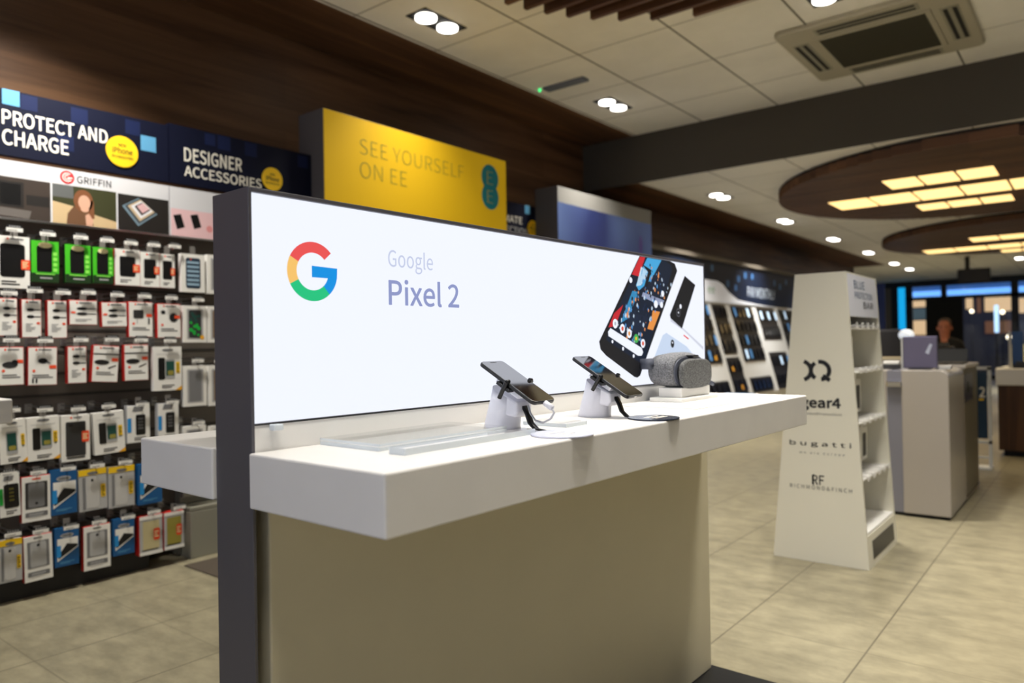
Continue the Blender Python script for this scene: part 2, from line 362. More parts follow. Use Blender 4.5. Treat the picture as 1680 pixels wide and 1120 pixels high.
for k in range(4):
    lv = MB().box(-0.30, 0.30, -0.485, -0.385, -0.0385, -0.034, mat('louver_grey', (150, 146, 128), 0.5)).box(-0.28, 0.28, -0.475, -0.452, -0.041, -0.038, BLACKM).box(-0.28, 0.28, -0.425, -0.402, -0.041, -0.038, BLACKM).build('louver', t)
    lv.rotation_euler = (0, 0, k*PI/2)

# slatted wooden rafts
WARM = mat('warm_lit_panel', (255, 214, 140), 0.5, emit=1.35)
RAFTB = mat('raft_backing', (26, 19, 14), 0.7)
def raft(name, label, cx, cy, r, z0, z1, pitch, thick, panels, sx=1.0):
    t = thing(name, label, 'ceiling raft', (cx, cy, z1))
    b = MB(); b.prism(disc2(0, 0, r*sx, r, 64), lambda x, y: (x, y, 0), lambda x, y: (x, y, -0.02), RAFTB); b.build('backing', t)
    b = MB(); y = -r+pitch*0.5
    while y < r:
        h = math.sqrt(max(r*r-y*y, 0))*sx
        if h > 0.05: b.box(-h, h, y-thick/2, y+thick/2, z0-z1, -0.018, WOODR)
        y += pitch
    b.build('slats', t)
    for (x0, x1, y0, y1, nx) in panels:
        b = MB()
        for i in range(nx):
            xa = x0+(x1-x0)*i/nx; xb = x0+(x1-x0)*(i+1)/nx
            b.box(xa+0.012, xb-0.012, y0, y1, z0-z1-0.006, z0-z1-0.001, WARM)
        yy = y0
        b.build('light_panel', t)
    if panels:
        ld = bpy.data.lights.new('raft_glow', 'AREA'); ld.size = 1.6; ld.size_y = 1.6; ld.energy = 24; ld.color = (1, 0.8, 0.5); ld.spread = math.radians(150)
        lo = bpy.data.objects.new('raft_glow', ld); COL.objects.link(lo); lo.parent = t; lo.location = (0, 0, z0-z1-0.01)
raft('wooden_raft', 'dark wooden slatted ceiling raft cut by the top of the photo', -1.28, 2.81, 1.325, 2.95, ZC-0.005, 0.118, 0.03, [])
raft('wooden_raft', 'large round slatted ceiling raft with warm lights just past the beam', -0.75, 8.42, 1.96, 2.52, ZL-0.005, 0.05, 0.03,
     [(-0.82, 0.07, -0.95, -0.5, 3), (-1.5, 0.9, -0.2, 0.35, 6), (-0.82, 0.07, 0.65, 1.05, 3)])
raft('wooden_raft', 'farther round slatted ceiling raft with warm lights above the hanging screen', -0.6, 13.2, 2.12, 2.52, ZL-0.005, 0.05, 0.03,
     [(-0.9, 0.2, -0.6, -0.1, 3), (-1.7, 1.0, 0.6, 1.15, 6), (-0.7, 0.2, 1.5, 1.9, 3)])

# ------------------------------------------------------------------ display island
DRZ = -0.02
DO = Vector((-1.0165, 0.634, 0))
def D(x, y, z): return (DO.x + x*math.cos(DRZ)-y*math.sin(DRZ), DO.y + x*math.sin(DRZ)+y*math.cos(DRZ), z)
t = thing('display_island', 'large white display island with glowing sign panel in the foreground', 'display island', D(0, 0, 0), DRZ)
MB().box(-0.36, 0.312, 0.02, 1.62, 0, 0.022, BLACK).build('plinth', t, 0.003)
MB().box(-0.103, -0.004, 0.03, 1.598, 0.022, 0.815, PANEL).build('base', t, 0.003)
b = MB(); b.box(0.001, 0.315, -0.006, 1.578, 0.815, 0.899, SOLID); b.build('worktop', t, 0.003)
b = MB(); b.box(-0.366, -0.108, -0.006, 1.578, 0.815, 0.899, SOLID); b.build('worktop', t, 0.003)
fr = MB()
fr.box(-0.107, 0.0, 0.0, 0.006, 0.022, 1.307, GREYM)
fr.box(-0.107, 0.0, 1.586, 1.592, 0.815, 1.307, GREYM)
fr.box(-0.107, 0.0, 0.006, 1.586, 1.300, 1.307, GREYM)
fr.box(-0.101, -0.01, 0.006, 1.586, 0.815, 1.300, GREYM)
fr.box(-0.01, 0.0005, 0.006, 1.586, 0.9395, 0.9425, mat('black_seam', (10, 10, 12), 0.5))
fr.build('panel_frame', t, 0.0012)
MB().box(-0.01, -0.001, 0.006, 1.586, 0.86, 0.9395, WHITE).build('upstand', t)
LIT = mat('backlit_white', (239, 243, 255), 0.6, emit=0.875, spec=0.05)
lit = MB().box(-0.0095, -0.0012, 0.007, 1.585, 0.9430, 1.2985, LIT).build('lit_panel', t)
def PRT(n, rgb): return mat('backlit_'+n, rgb, 0.6, emit=0.80, spec=0.03)
def flat(b, poly, x, m): b.face([(x, p[0], p[1]) for p in poly], m)
b = MB(); gy, gz, ro, ri = 0.1157, 1.184, 0.0490, 0.0310
X1 = -0.0006
flat(b, arc_ring(gy, gz, ro, ri, 42, 152), X1, PRT('red', (240, 84, 84)))
flat(b, arc_ring(gy, gz, ro, ri, 152, 207), X1, PRT('yellow', (252, 200, 110)))
flat(b, arc_ring(gy, gz, ro, ri, 207, 312), X1, PRT('green', (32, 200, 130)))
BL = PRT('blue', (0, 148, 232))
flat(b, arc_ring(gy, gz, ro, ri, 312, 350), X1, BL)
flat(b, [(gy-0.002, gz-0.0095), (gy+0.0305, gz-0.0095), (gy+0.0483, gz-0.0088), (gy+0.049, gz+0.008), (gy-0.002, gz+0.0095)], X1, BL)
b.build('logo', lit)
b = MB(); text_into(b, 'Google', (X1, 0.278, 1.1945), 0.113, 0.0425, PRT('lilac', (202, 210, 236)), bold=0.003); b.build('lettering', lit)
b = MB(); text_into(b, 'Pixel 2', (X1, 0.278, 1.1335), 0.1845, 0.050, PRT('periwinkle', (146, 156, 204)), bold=0.028); b.build('lettering', lit)
PHN = {'phone': [(1.1844, 1.2984), (1.3615, 1.2984), (1.3922, 1.2926), (1.4068, 1.2725), (1.1844, 0.9801), (1.1763, 0.9688), (1.1608, 0.9636), (1.1458, 0.9662), (1.0055, 1.0268), (0.9794, 1.0435), (0.9735, 1.0634)],
 'screen': [(1.196, 1.2974), (1.3268, 1.2974), (1.3697, 1.2868), (1.3735, 1.2703), (1.2093, 1.0186), (1.189, 0.9995), (1.0068, 1.0668), (1.0179, 1.096)],
 'redstrip': [(1.1870, 1.2974), (1.2157, 1.2974), (1.1784, 1.2415), (1.1408, 1.2450)], 'bluebig': [(1.2276, 1.2970), (1.3098, 1.2970), (1.2493, 1.2378), (1.177, 1.2024), (1.1622, 1.2172), (1.2027, 1.2705)],
 'white1': [(1.191, 1.2697), (1.226, 1.2603), (1.193, 1.2188), (1.1636, 1.2134)], 'black1': [(1.1952, 1.2778), (1.2503, 1.2639), (1.2244, 1.2165), (1.2084, 1.2180), (1.2297, 1.2573)],
 'bluestreak': [(1.1428, 1.2008), (1.1768, 1.1985), (1.1141, 1.1234), (1.0776, 1.1115)], 'darkbld': [(1.1348, 1.1424), (1.2292, 1.1294), (1.1881, 1.0816), (1.0971, 1.0965)],
 'redlow': [(1.0468, 1.137), (1.0936, 1.1607), (1.0526, 1.1037), (1.018, 1.0997)], 'orange': [(1.2542, 1.1499), (1.2954, 1.1469), (1.2521, 1.0938), (1.2201, 1.0975)], 'whites': [(1.2001, 1.1995), (1.3221, 1.1805), (1.3045, 1.1635), (1.1919, 1.1874)],
 'search': [(1.0282, 1.0979), (1.1868, 1.0445), (1.1941, 1.0327), (1.186, 1.023), (1.1668, 1.0234), (1.0173, 1.0777), (1.0156, 1.0887)], 'dk': [(1.4552, 1.2607), (1.5263, 1.2365), (1.4301, 1.0991), (1.3592, 1.1298), (1.3552, 1.1401)],
 'dkwhite': [(1.3588, 1.1202), (1.4346, 1.097), (1.575, 1.0328), (1.575, 1.0432), (1.444, 1.0992), (1.3592, 1.1298)], 'red': [(1.4415, 1.082), (1.4758, 1.0699), (1.4709, 1.0665), (1.4385, 1.0786)],
 'lb': [(1.3098, 1.0798), (1.3314, 1.0868), (1.4606, 1.0454), (1.5074, 1.0164), (1.316, 1.0204), (1.2574, 1.0176)]}
PK, PW = PRT('black', (16, 16, 22)), PRT('white', (250, 250, 255))
b = MB(); flat(b, PHN['phone'], X1, PK); flat(b, PHN['screen'], X1+0.0001, PRT('night_blue', (10, 26, 48)))
for k, c in (('bluebig', (70, 170, 225)), ('redstrip', (210, 40, 50)), ('white1', (214, 236, 248)), ('bluestreak', (50, 140, 190)), ('darkbld', (20, 34, 58)), ('redlow', (200, 36, 48)), ('orange', (236, 150, 70)), ('whites', (150, 160, 190))):
    flat(b, PHN[k], X1+0.0002, PRT(k, c))
flat(b, PHN['black1'], X1+0.0003, PK); flat(b, PHN['search'], X1+0.0003, PW)
for i in range(190):                      # small lit windows of the printed street scene
    q = random.random(); s = random.random()
    cy = 1.04+0.20*q+0.13*s; cz = 1.10+0.18*q-0.05*s
    d = random.uniform(0.0015, 0.0055)
    flat(b, [(cy-d, cz-d*0.4), (cy+d*0.2, cz-d*1.4), (cy+d, cz+d*0.4), (cy-d*0.2, cz+d*1.4)], X1+0.00025, PRT(*random.choice((('w1', (200, 220, 240)), ('w2', (90, 150, 210)), ('w3', (230, 150, 90)), ('w4', (24, 40, 70)), ('w5', (12, 20, 40))))))
for (cy, cz, r, mm) in ((1.0515, 1.11, 0.0125, PW), (1.0871, 1.0973, 0.0125, PW), (1.1216, 1.0842, 0.0125, PW), (1.1578, 1.0708, 0.0125, PRT('disc_green', (70, 180, 90))), (1.1942, 1.057, 0.0125, PW), (1.036, 1.063, 0.0045, PW), (1.0882, 1.0439, 0.0050, PW), (1.1425, 1.0232, 0.0050, PW),
        (1.1341, 1.2291, 0.008, PW), (1.3126, 1.1998, 0.009, PW), (1.2713, 1.1685, 0.011, PW), (1.3046, 1.1676, 0.009, PW), (1.0515, 1.11, 0.005, PRT('disc_grey', (180, 190, 200))), (1.0871, 1.0973, 0.006, PRT('disc_red', (226, 90, 60))), (1.1216, 1.0842, 0.006, PRT('disc_orange', (232, 160, 90))), (1.1578, 1.0708, 0.005, PRT('disc_yellow', (240, 200, 60))), (1.1942, 1.057, 0.006, PRT('disc_red', (226, 90, 60)))):
    flat(b, disc2(cy, cz, r, n=18), X1+0.0004+0.0001*(r < 0.0095), mm)
b.build('printed_phone', lit)
b = MB(); flat(b, PHN['dk'], X1, PK); flat(b, PHN['dkwhite'], X1, PRT('pale_grey', (214, 218, 232))); flat(b, PHN['red'], X1+0.0001, PRT('red', (240, 84, 84)))
flat(b, disc2(1.4236, 1.1663, 0.007), X1+0.0002, PW); flat(b, disc2(1.4091, 1.1476, 0.013), X1+0.0002, PRT('ring', (90, 90, 100))); flat(b, disc2(1.4091, 1.1476, 0.010), X1+0.0003, PK); flat(b, disc2(1.4091, 1.1476, 0.003), X1+0.0004, PW)
b.build('printed_phone', lit)
b = MB(); flat(b, PHN['lb'], X1, PRT('ice_blue', (206, 222, 246))); flat(b, disc2(1.3677, 1.0548, 0.011, 0.012), X1+0.0002, PK); flat(b, disc2(1.3677, 1.058, 0.003), X1+0.0003, PW)
b.build('printed_phone', lit)

# things on the island --------------------------------------------------
ZT = 0.899
def place(name, label, cat, x, y, z=ZT, rz=0.0): return thing(name, label, cat, D(x, y, z), DRZ+rz)
o = MB().box(0, 0.014, -0.009, 0.009, 0, 0.010, CLEARE).build('panel_clip', None, 0.002, loc=D(0.001, 0.038, 0.9305)); o.rotation_euler.z = DRZ
tag(o, 'small clear clip under the lower left corner of the glowing panel', 'clip')
t = place('acrylic_stand', 'clear acrylic sheets lying flat at the near end of the worktop', 'acrylic stand', 0.11, 0.268)
MB().box(-0.103, 0.045, -0.148, 0.152, 0.0, 0.006, CLEARP).box(-0.103, 0.045, -0.1485, -0.148, 0.0, 0.006, CLEARE).box(0.045, 0.0455, -0.148, 0.152, 0.0, 0.006, CLEARE).build('sheet', t)
MB().box(-0.103, 0.045, -0.148, 0.152, 0.007, 0.011, CLEARP).box(-0.103, 0.045, -0.1485, -0.148, 0.007, 0.011, CLEARE).box(0.045, 0.0455, -0.148, 0.152, 0.007, 0.011, CLEARE).build('sheet', t)
MB().box(0.077, 0.112, -0.156, 0.150, 0.0, 0.010, CLEARP).box(0.112, 0.1125, -0.156, 0.150, 0, 0.010, CLEARE).box(0.077, 0.1125, -0.1565, -0.156, 0, 0.010, CLEARE).build('front_bar', t)
o = MB().box(-0.05, 0.055, -0.035, 0.035, 0.0, 0.007, CLEARP).box(0.055, 0.0555, -0.035, 0.035, 0, 0.007, CLEARE).box(-0.05, 0.0555, -0.0355, -0.035, 0, 0.007, CLEARE).build('acrylic_sheet', None, loc=D(0.155, 0.565, ZT)); o.rotation_euler.z = DRZ
tag(o, 'small clear acrylic sheet on the worktop between the two phone stands', 'acrylic sheet')

STW = mat('stand_white', (226, 226, 236), 0.3); SCRG = mat('phone_screen_glass', (10, 10, 12), 0.06, spec=0.8); SCRG.node_tree.nodes['Principled BSDF'].inputs['IOR'].default_value = 3.2; PBODY = mat('phone_black_body', (16, 16, 18), 0.3)
def phone_stand(label, x, y, px, py, pz, tilt, prz, plw, pll):
    t = place('phone_stand', label, 'phone stand', x, y)
    n = 36
    def ring(cx, rx, ry, z, tl=0.0):
        return [(cx+rx*math.cos(2*PI*i/n), ry*math.sin(2*PI*i/n), z - math.sin(tl)*rx*math.cos(2*PI*i/n)) for i in range(n)]
    MB().loft([ring(0.0, 0.038, 0.033, 0.0), ring(0.001, 0.037, 0.032, 0.006), ring(0.006, 0.034, 0.030, 0.03, 0.1), ring(0.012, 0.031, 0.0285, 0.05, 0.35), ring(0.016, 0.030, 0.027, 0.068, 0.5)], STW).build('pedestal', t)
    MB().prism([(0.010, 0.030), (0.050, 0.024), (0.056, 0.034), (0.056, 0.052), (0.012, 0.074)], lambda a, c: (a, -0.0225, c), lambda a, c: (a, 0.0225, c), STW).build('nose', t, 0.004)
    # tilted clamp that carries the phone
    ca, sa = math.cos(tilt), math.sin(tilt)
    rel = Matrix.Translation(Vector((px-x, py-y, pz-ZT))) @ Matrix.Rotation(prz, 4, 'Z') @ Matrix.Rotation(tilt, 4, 'Y')
    b = MB(); b.box(-0.030, 0.030, -0.022, 0.022, -0.018, -0.006, STW); o = b.build('head', t, 0.003); o.matrix_local = rel
    b = MB(); b.box(-0.016, 0.016, -plw/2-0.004, plw/2+0.004, -0.011, -0.005, BLACK)
    for s in (-1, 1):
        yb_ = s*(plw/2+0.0045)
        b.cyl((0.004, yb_, -0.030), (0.004, yb_, 0.004), 0.0042, BLACK, n=12)
        b.cyl((0.004, yb_, 0.0045), (0.004, yb_-s*0.008, 0.0055), 0.004, BLACK, n=12)
    o = b.build('clamp', t, 0.0006); o.matrix_local = rel
    # flat black cable guide curving down to the disc
    pts = [(0.055, 0.045), (0.064, 0.030), (0.070, 0.014), (0.082, 0.004), (0.100, 0.0012)]
    b = MB(); b.loft([[(a+0.002, -0.007, c), (a+0.002, 0.007, c), (a-0.002, 0.007, c-0.0008), (a-0.002, -0.007, c-0.0008)] for a, c in pts], BLACK); b.build('cable_strip', t)
    return t
def smartphone(label, px, py, pz, tilt, prz, wd, ln, bezel):
    t = thing('smartphone', label, 'phone', D(px, py, pz), 0)
    t.rotation_mode = 'XYZ'
    t.rotation_euler = (Matrix.Rotation(DRZ+prz, 3, 'Z') @ Matrix.Rotation(tilt, 3, 'Y')).to_euler()
    b = MB(); b.prism(rrect(0, 0, ln, wd, 0.009), lambda a, c: (a, c, -0.0039), lambda a, c: (a, c, 0.0036), PBODY); b.build('body', t, 0.0022, 3)
    b = MB(); b.prism(rrect(0, 0, ln-0.003, wd-0.003, 0.008), lambda a, c: (a, c, 0.0036), lambda a, c: (a, c, 0.0041), SCRG); b.build('screen', t)
    b = MB(); b.box(-ln/2+0.0055, -ln/2+0.007, -0.009, 0.009, 0.0041, 0.0043, mat('speaker_slot', (40, 40, 44), 0.6)); b.build('speaker', t)
    b = MB(); b.box(ln/2-0.0003, ln/2+0.0002, -0.005, 0.005, -0.0015, 0.0015, STEEL); b.build('charging_port', t)
    b = MB(); b.box(-ln/2+0.03, -ln/2+0.045, -wd/2-0.0006, -wd/2+0.0004, -0.001, 0.001, DARKG).build('side_button', t)
    return t
P1 = (0.1499, 0.4575, 0.9879, 0.5247, 0.0372); P2 = (0.162, 0.752, 0.9859, 0.5603, 0.0638)
st1 = phone_stand('white phone stand nearest the camera with a white charging cable', 0.107, 0.463, *P1, 0.0697, 0.1457)
phone_stand('white phone stand farther along the worktop, before the dark disc', 0.130, 0.748, *P2, 0.0767, 0.1579)
smartphone('black smartphone on the nearer stand with a pale reflection on its screen', *P1, 0.0697, 0.1457, 0.012)
smartphone('larger black smartphone on the farther stand', *P2, 0.0767, 0.1579, 0.004)
# white cable plugged into the nearer phone
b = MB()
e = Matrix.Translation(Vector(D(*P1[:3]))) @ Matrix.Rotation(DRZ+P1[4], 4, 'Z') @ Matrix.Rotation(P1[3], 4, 'Y')
q0 = e @ Vector((0.0735, 0, 0)); q1 = e @ Vector((0.092, 0, 0)); 
orig = Vector(D(0.215, 0.4575, ZT)); orig.z = q1.z
b.cyl(q0-orig, q1-orig, 0.0055, STW, n=14)
plug = b.build('cable', None, loc=orig); tag(plug, 'short white charging cable looping from the nearer phone to its stand', 'cable')
d0 = Vector(D(0.162, 0.462, 0.925)); 
pts = [q1, q1+Vector((0.004, 0, -0.008)), q1+Vector((-0.006, 0.001, -0.020)), q1+Vector((-0.022, 0.001, -0.027)), q1+Vector((-0.040, 0.002, -0.024)), q1+Vector((-0.052, 0.003, -0.012)), q1+Vector((-0.058, 0.003, 0.004))]
MB().tube([p-orig for p in pts], 0.0019, mat('cable_grey', (190, 190, 196), 0.4), 10).build('cord', plug)
# discs
DISCW = mat('lilac_card', (206, 208, 226), 0.12); DISCN = mat('navy_card', (28, 36, 54), 0.1)
def info_disc(label, x, y, r, m, lines, tm):
    t = place('information_disc', label, 'disc', x, y)
    MB().cyl((0, 0, 0), (0, 0, 0.0035), r, m, n=48).build('card', t)
    b = MB()
    for (w_, h_, yy, xx) in lines: b.face([(xx, yy, 0.0038), (xx+h_, yy, 0.0038), (xx+h_, yy+w_, 0.0038), (xx, yy+w_, 0.0038)], tm)
    b.build('printing', t)
info_disc('pale round information disc at the foot of the nearer phone stand', 0.271, 0.432, 0.055, DISCW, [(0.05, 0.008, -0.024, -0.02), (0.04, 0.004, -0.02, -0.002), (0.045, 0.004, -0.02, 0.008), (0.03, 0.004, -0.02, 0.018)], TXTW)
info_disc('dark navy round information disc at the foot of the farther phone stand', 0.269, 0.760, 0.053, DISCN, [(0.02, 0.010, -0.02, -0.014), (0.034, 0.005, 0.002, -0.012), (0.05, 0.006, -0.02, 0.004), (0.05, 0.004, -0.02, 0.014)], TXTW)
# headset
FAB = mat('grey_knit_fabric', (132, 133, 138), 0.95, noise=0.75, nscale=260); FABD = mat('grey_knit_fabric_front', (112, 112, 112), 0.95, noise=0.75, nscale=260); STRAP = mat('strap_grey', (74, 78, 92), 0.7); FOAM = mat('foam_black', (14, 15, 19), 0.8)
hs = place('headset_stand', 'white block stand under the grey headset', 'stand', 0.092, 1.257)
MB().box(-0.048, 0.048, -0.112, 0.11, 0.0, 0.010, WHITE).build('foot', hs, 0.002)
MB().box(-0.034, 0.034, -0.085, 0.085, 0.010, 0.036, WHITE).build('block', hs, 0.002)
hd = place('vr_headset', 'grey fabric virtual reality headset on a white stand', 'headset', 0.085, 1.250, 0.980)
n = 40
def se(cx, ry, rz, cz=0.0, e=2.6):
    P = []
    for i in range(n):
        a = 2*PI*i/n; c, s_ = math.cos(a), math.sin(a)
        P.append((cx, ry*math.copysign(abs(c)**(2/e), c), cz+rz*math.copysign(abs(s_)**(2/e), s_)))
    return P
MB().loft([se(-0.066, 0.050, 0.024), se(-0.061, 0.073, 0.034), se(-0.048, 0.094, 0.043), se(-0.018, 0.103, 0.048), se(0.004, 0.104, 0.0490), se(0.020, 0.101, 0.046, -0.002), se(0.026, 0.098, 0.043, -0.004)], FAB).build('shell', hd)
MB().loft([se(0.0255, 0.094, 0.042, -0.005), se(0.030, 0.094, 0.042, -0.005)], STRAP).build('shell_rim', hd)
MB().loft([se(0.0295, 0.080, 0.034, -0.006), se(0.038, 0.080, 0.034, -0.006)], FOAM).build('phone_bay', hd)
MB().loft([se(0.038, 0.088, 0.0385, -0.009, 3.2), se(0.041, 0.090, 0.0405, -0.009, 3.2), se(0.048, 0.089, 0.0395, -0.009, 3.2), se(0.051, 0.084, 0.036, -0.009, 3.2)], FABD).build('front_flap', hd)
MB().box(0.022, 0.046, -0.018, 0.018, 0.034, 0.041, BLACK).build('latch', hd, 0.003)
pts = [(-0.030, -0.098), (-0.060, -0.100), (-0.078, -0.085), (-0.083, 0.0), (-0.078, 0.085), (-0.060, 0.100), (-0.030, 0.098)]
MB().loft([[(a*1.0+0.0015, c, 0.004), (a+0.0015, c, 0.032), (a-0.0015, c, 0.032), (a-0.0015, c, 0.004)] for a, c in pts], STRAP).build('head_strap', hd)
MB().cyl((0.030, 0.092, -0.032), (0.046, 0.108, -0.044), 0.006, STRAP).build('strap_end', hd)
o = MB().box(-0.11, 0.11, -0.27, 0.26, 0, 0.0025, WHITE).build('counter_mat', None, 0.001, loc=D(0.142, 1.27, ZT)); o.rotation_euler.z = DRZ
tag(o, 'thin white mat on the worktop under the headset stand', 'mat')
hs.location.z += 0.0026; hd.location.z += 0.0026
t = place('information_card', 'small blue printed card at the far end of the worktop', 'card', 0.125, 1.552)
MB().box(-0.048, 0.05, -0.014, 0.018, 0, 0.003, WHITE).build('card', t)
MB().box(-0.046, 0.048, -0.010, 0.014, 0.003, 0.0034, mat('card_blue', (60, 90, 120), 0.4)).build('printing', t)

# second island, mostly out of the picture
t = thing('display_island', 'white worktop corner of another island cut by the left edge of the photo', 'display island', (-3.382, 0.061, 0))
MB().box(-0.15, 0.355, -1.1, 0.887, 0.812, 0.899, SOLID).build('worktop', t, 0.006)
MB().box(-0.10, 0.05, -1.0, 0.60, 0, 0.812, PANEL).build('base', t)

# ------------------------------------------------------------------ accessory wall
XW = -3.80
t = thing('slatwall', 'dark slatwall panel carrying the hanging accessory packs', 'slatwall', (XW, 1.5, 0))
b = MB(); b.box(-0.30, 0, -1.5, 1.05, 0.10, 1.66, SLAT)
z = 0.16
while z < 1.62:
    b.box(0.0, 0.002, -1.5, 1.05, z, z+0.012, SLATG); z += 0.10
b.build('panel', t)
MB().box(-0.30, 0.13, -1.5, 0.22, 0.0, 0.10, mat('black_plinth', (28, 27, 26), 0.6)).build('plinth', t)
MB().box(-0.30, 0.16, 0.42, 1.05, 0.0, 0.24, KICK).build('kick_panel', t, 0.004)
MB().box(-0.02, 0.16, 0.42, 1.05, 0.24, 0.262, KICK).build('shelf', t, 0.004)
b = MB(); b.box(-0.02, 0.05, 0.42, 1.05, 0.262, 0.64, KICK)
for zz in (0.30, 0.42, 0.54): b.box(0.05, 0.085, 0.42, 1.05, zz, zz+0.075, KICK)
b.build('lower_panel', t, 0.004)
MB().box(0.16, 0.164, 0.60, 0.65, 0.12, 0.22, WHITE).build('socket', t, 0.002)
o = MB().box(-0.55, 0.55, 0, 1.4, 0, 0.006, mat('brown_floor_patch', (74, 64, 52), 0.9, noise=0.3, nscale=120)).build('floor_patch', None, loc=(-3.0, 1.835, 0))  # thin dark brown sheet laid over the floor tiles
tag(o, 'dark brown patch on the floor at the foot of the accessory wall', 'mat')

def squares(b, lst, x):
    for (y, z, s, m) in lst: b.face([(x, y-s/2, z-s/2), (x, y+s/2, z-s/2), (x, y+s/2, z+s/2), (x, y-s/2, z+s/2)], m)
def badge(parent, y, z, r, x):
    b = MB(); b.cyl((x, y, z), (x+0.004, y, z), r, YEL, n=40)
    k = r/0.074
    text_into(b, 'NEW', (x+0.0046, y-0.018*k, z+0.022*k), 0.036*k, 0.015*k, INK, bold=0.02)
    text_into(b, 'iPhone', (x+0.0046, y-0.047*k, z-0.012*k), 0.094*k, 0.030*k, INK, bold=0.03)
    text_into(b, 'Accessories', (x+0.0046, y-0.050*k, z-0.034*k), 0.100*k, 0.016*k, INK, bold=0.02)
    b.build('badge', parent)
XS = -3.67
t = thing('hanging_sign', 'navy sign reading protect and charge above the accessory wall', 'sign', (XS, 0.9, 1.915))
MB().box(-0.04, 0, -0.6, 0.945, 0.0, 0.285, NAVY).build('board', t)
b = MB()
squares(b, [(0.256, 0.252, 0.066, SKY), (0.325, 0.245, 0.066, NAVY2), (0.845, 0.172, 0.075, SKY), (0.53, 0.235, 0.072, NAVY2), (0.77, 0.235, 0.07, NAVY2), (0.47, 0.10, 0.07, NAVY2)], 0.0008)
b.build('squares', t)
b = MB(); text_into(b, 'PROTECT AND', (0.0012, 0.221, 0.131), 0.432, 0.066, TXTW, bold=0.03)
text_into(b, 'CHARGE', (0.0012, 0.221, 0.044), 0.262, 0.069, TXTW, bold=0.03); b.build('lettering', t)
badge(t, 0.718, 0.108, 0.0745, 0.001)
t = thing('hanging_sign', 'navy sign reading designer accessories between two other signs', 'sign', (XS, 1.85, 1.915))
MB().box(-0.04, 0, 0, 0.86, 0.0, 0.30, NAVY).build('board', t)
b = MB(); squares(b, [(0.30, 0.258, 0.075, NAVY2), (0.46, 0.255, 0.075, NAVY2), (0.80, 0.25, 0.07, NAVY2), (0.22, 0.26, 0.06, NAVY2)], 0.0008); b.build('squares', t)
b = MB(); text_into(b, 'DESIGNER', (0.0012, 0.076, 0.120), 0.328, 0.074, TXTW, bold=0.03)
text_into(b, 'ACCESSORIES', (0.0012, 0.076, 0.044), 0.448, 0.056, TXTW, bold=0.03); b.build('lettering', t)
badge(t, 0.592, 0.112, 0.066, 0.001)
t = thing('hanging_sign', 'navy ultimate protection sign showing past the yellow sign', 'sign', (-3.80, 4.452, 1.93))
t.scale = (1, 1.0354, 1.0354)
MB().box(-0.04, 0, 0, 0.80, 0.0, 0.31, NAVY).build('board', t)
b = MB(); squares(b, [(0.54, 0.275, 0.07, SKY), (0.65, 0.20, 0.06, NAVY2), (0.22, 0.28, 0.07, NAVY2)], 0.0008); b.build('squares', t)
b = MB(); text_into(b, 'ULTIMATE', (0.0012, 0.03, 0.145), 0.435, 0.057, TXTW, bold=0.02); text_into(b, 'PROTECTION', (0.0012, 0.03, 0.06), 0.51, 0.055, LGREYT, bold=0.02); b.build('lettering', t)
badge(t, 0.605, 0.125, 0.07, 0.001)

t = thing('brand_header', 'white header board with red round logo over four photo prints', 'header board', (XS, 0.9, 1.645))
MB().box(-0.05, 0, -0.6, 0.945, 0, 0.25, mat('header_white', (206, 206, 210), 0.5)).build('board', t)
b = MB(); flat(b, disc2(0.475, 0.214, 0.030, n=32), 0.0008, mat('logo_red', (196, 50, 54), 0.5))
flat(b, arc_ring(0.475, 0.214, 0.021, 0.017, 50, 330), 0.0012, CARD); flat(b, arc_ring(0.475, 0.214, 0.012, 0.008, 60, 340), 0.0012, CARD); flat(b, [(0.476, 0.210), (0.497, 0.210), (0.497, 0.215), (0.476, 0.215)], 0.0012, CARD)
b.build('logo', t)
b = MB(); text_into(b, 'GRIFFIN', (0.001, 0.516, 0.195), 0.150, 0.033, DARKG, bold=0.015); b.build('lettering', t)
DKB = mat('photo_brown', (54, 44, 38), 0.5); DKB2 = mat('photo_dark', (26, 22, 20), 0.5)
def pf(b, pts, m, x=0.0008): flat(b, pts, x, m)
b = MB(); pf(b, [(-0.6, 0.002), (0.405, 0.002), (0.405, 0.178), (-0.6, 0.178)], DKB)
pf(b, [(0.20, 0.05), (0.30, 0.05), (0.30, 0.16), (0.20, 0.16)], DKB2, 0.001); pf(b, [(0.212, 0.06), (0.288, 0.06), (0.288, 0.15), (0.212, 0.15)], BLACK, 0.0012); pf(b, [(0.31, 0.065), (0.40, 0.065), (0.40, 0.11), (0.31, 0.11)], DKB2, 0.001)
pf(b, [(0.20, 0.01), (0.32, 0.004), (0.33, 0.04), (0.21, 0.045)], mat('photo_grey', (100, 94, 90), 0.5), 0.001); b.build('photo_print', t)
b = MB(); SKINP = mat('photo_skin', (206, 160, 136), 0.5); HAIRP = mat('photo_hair', (120, 74, 44), 0.5)
pf(b, [(0.413, 0.002), (0.688, 0.002), (0.688, 0.178), (0.413, 0.178)], mat('photo_foliage', (52, 54, 26), 0.5))
pf(b, [(0.413, 0.12), (0.50, 0.12), (0.50, 0.178), (0.413, 0.178)], mat('photo_greyblue', (90, 92, 92), 0.5), 0.0009)
pf(b, [(0.413, 0.002), (0.688, 0.002), (0.688, 0.035), (0.60, 0.055), (0.50, 0.085), (0.413, 0.10)], mat('photo_straw', (196, 170, 130), 0.5), 0.0009)
pf(b, [(0.47, 0.002), (0.585, 0.002), (0.58, 0.05), (0.555, 0.085), (0.50, 0.085), (0.475, 0.05)], mat('photo_coat', (104, 72, 48), 0.5), 0.001)
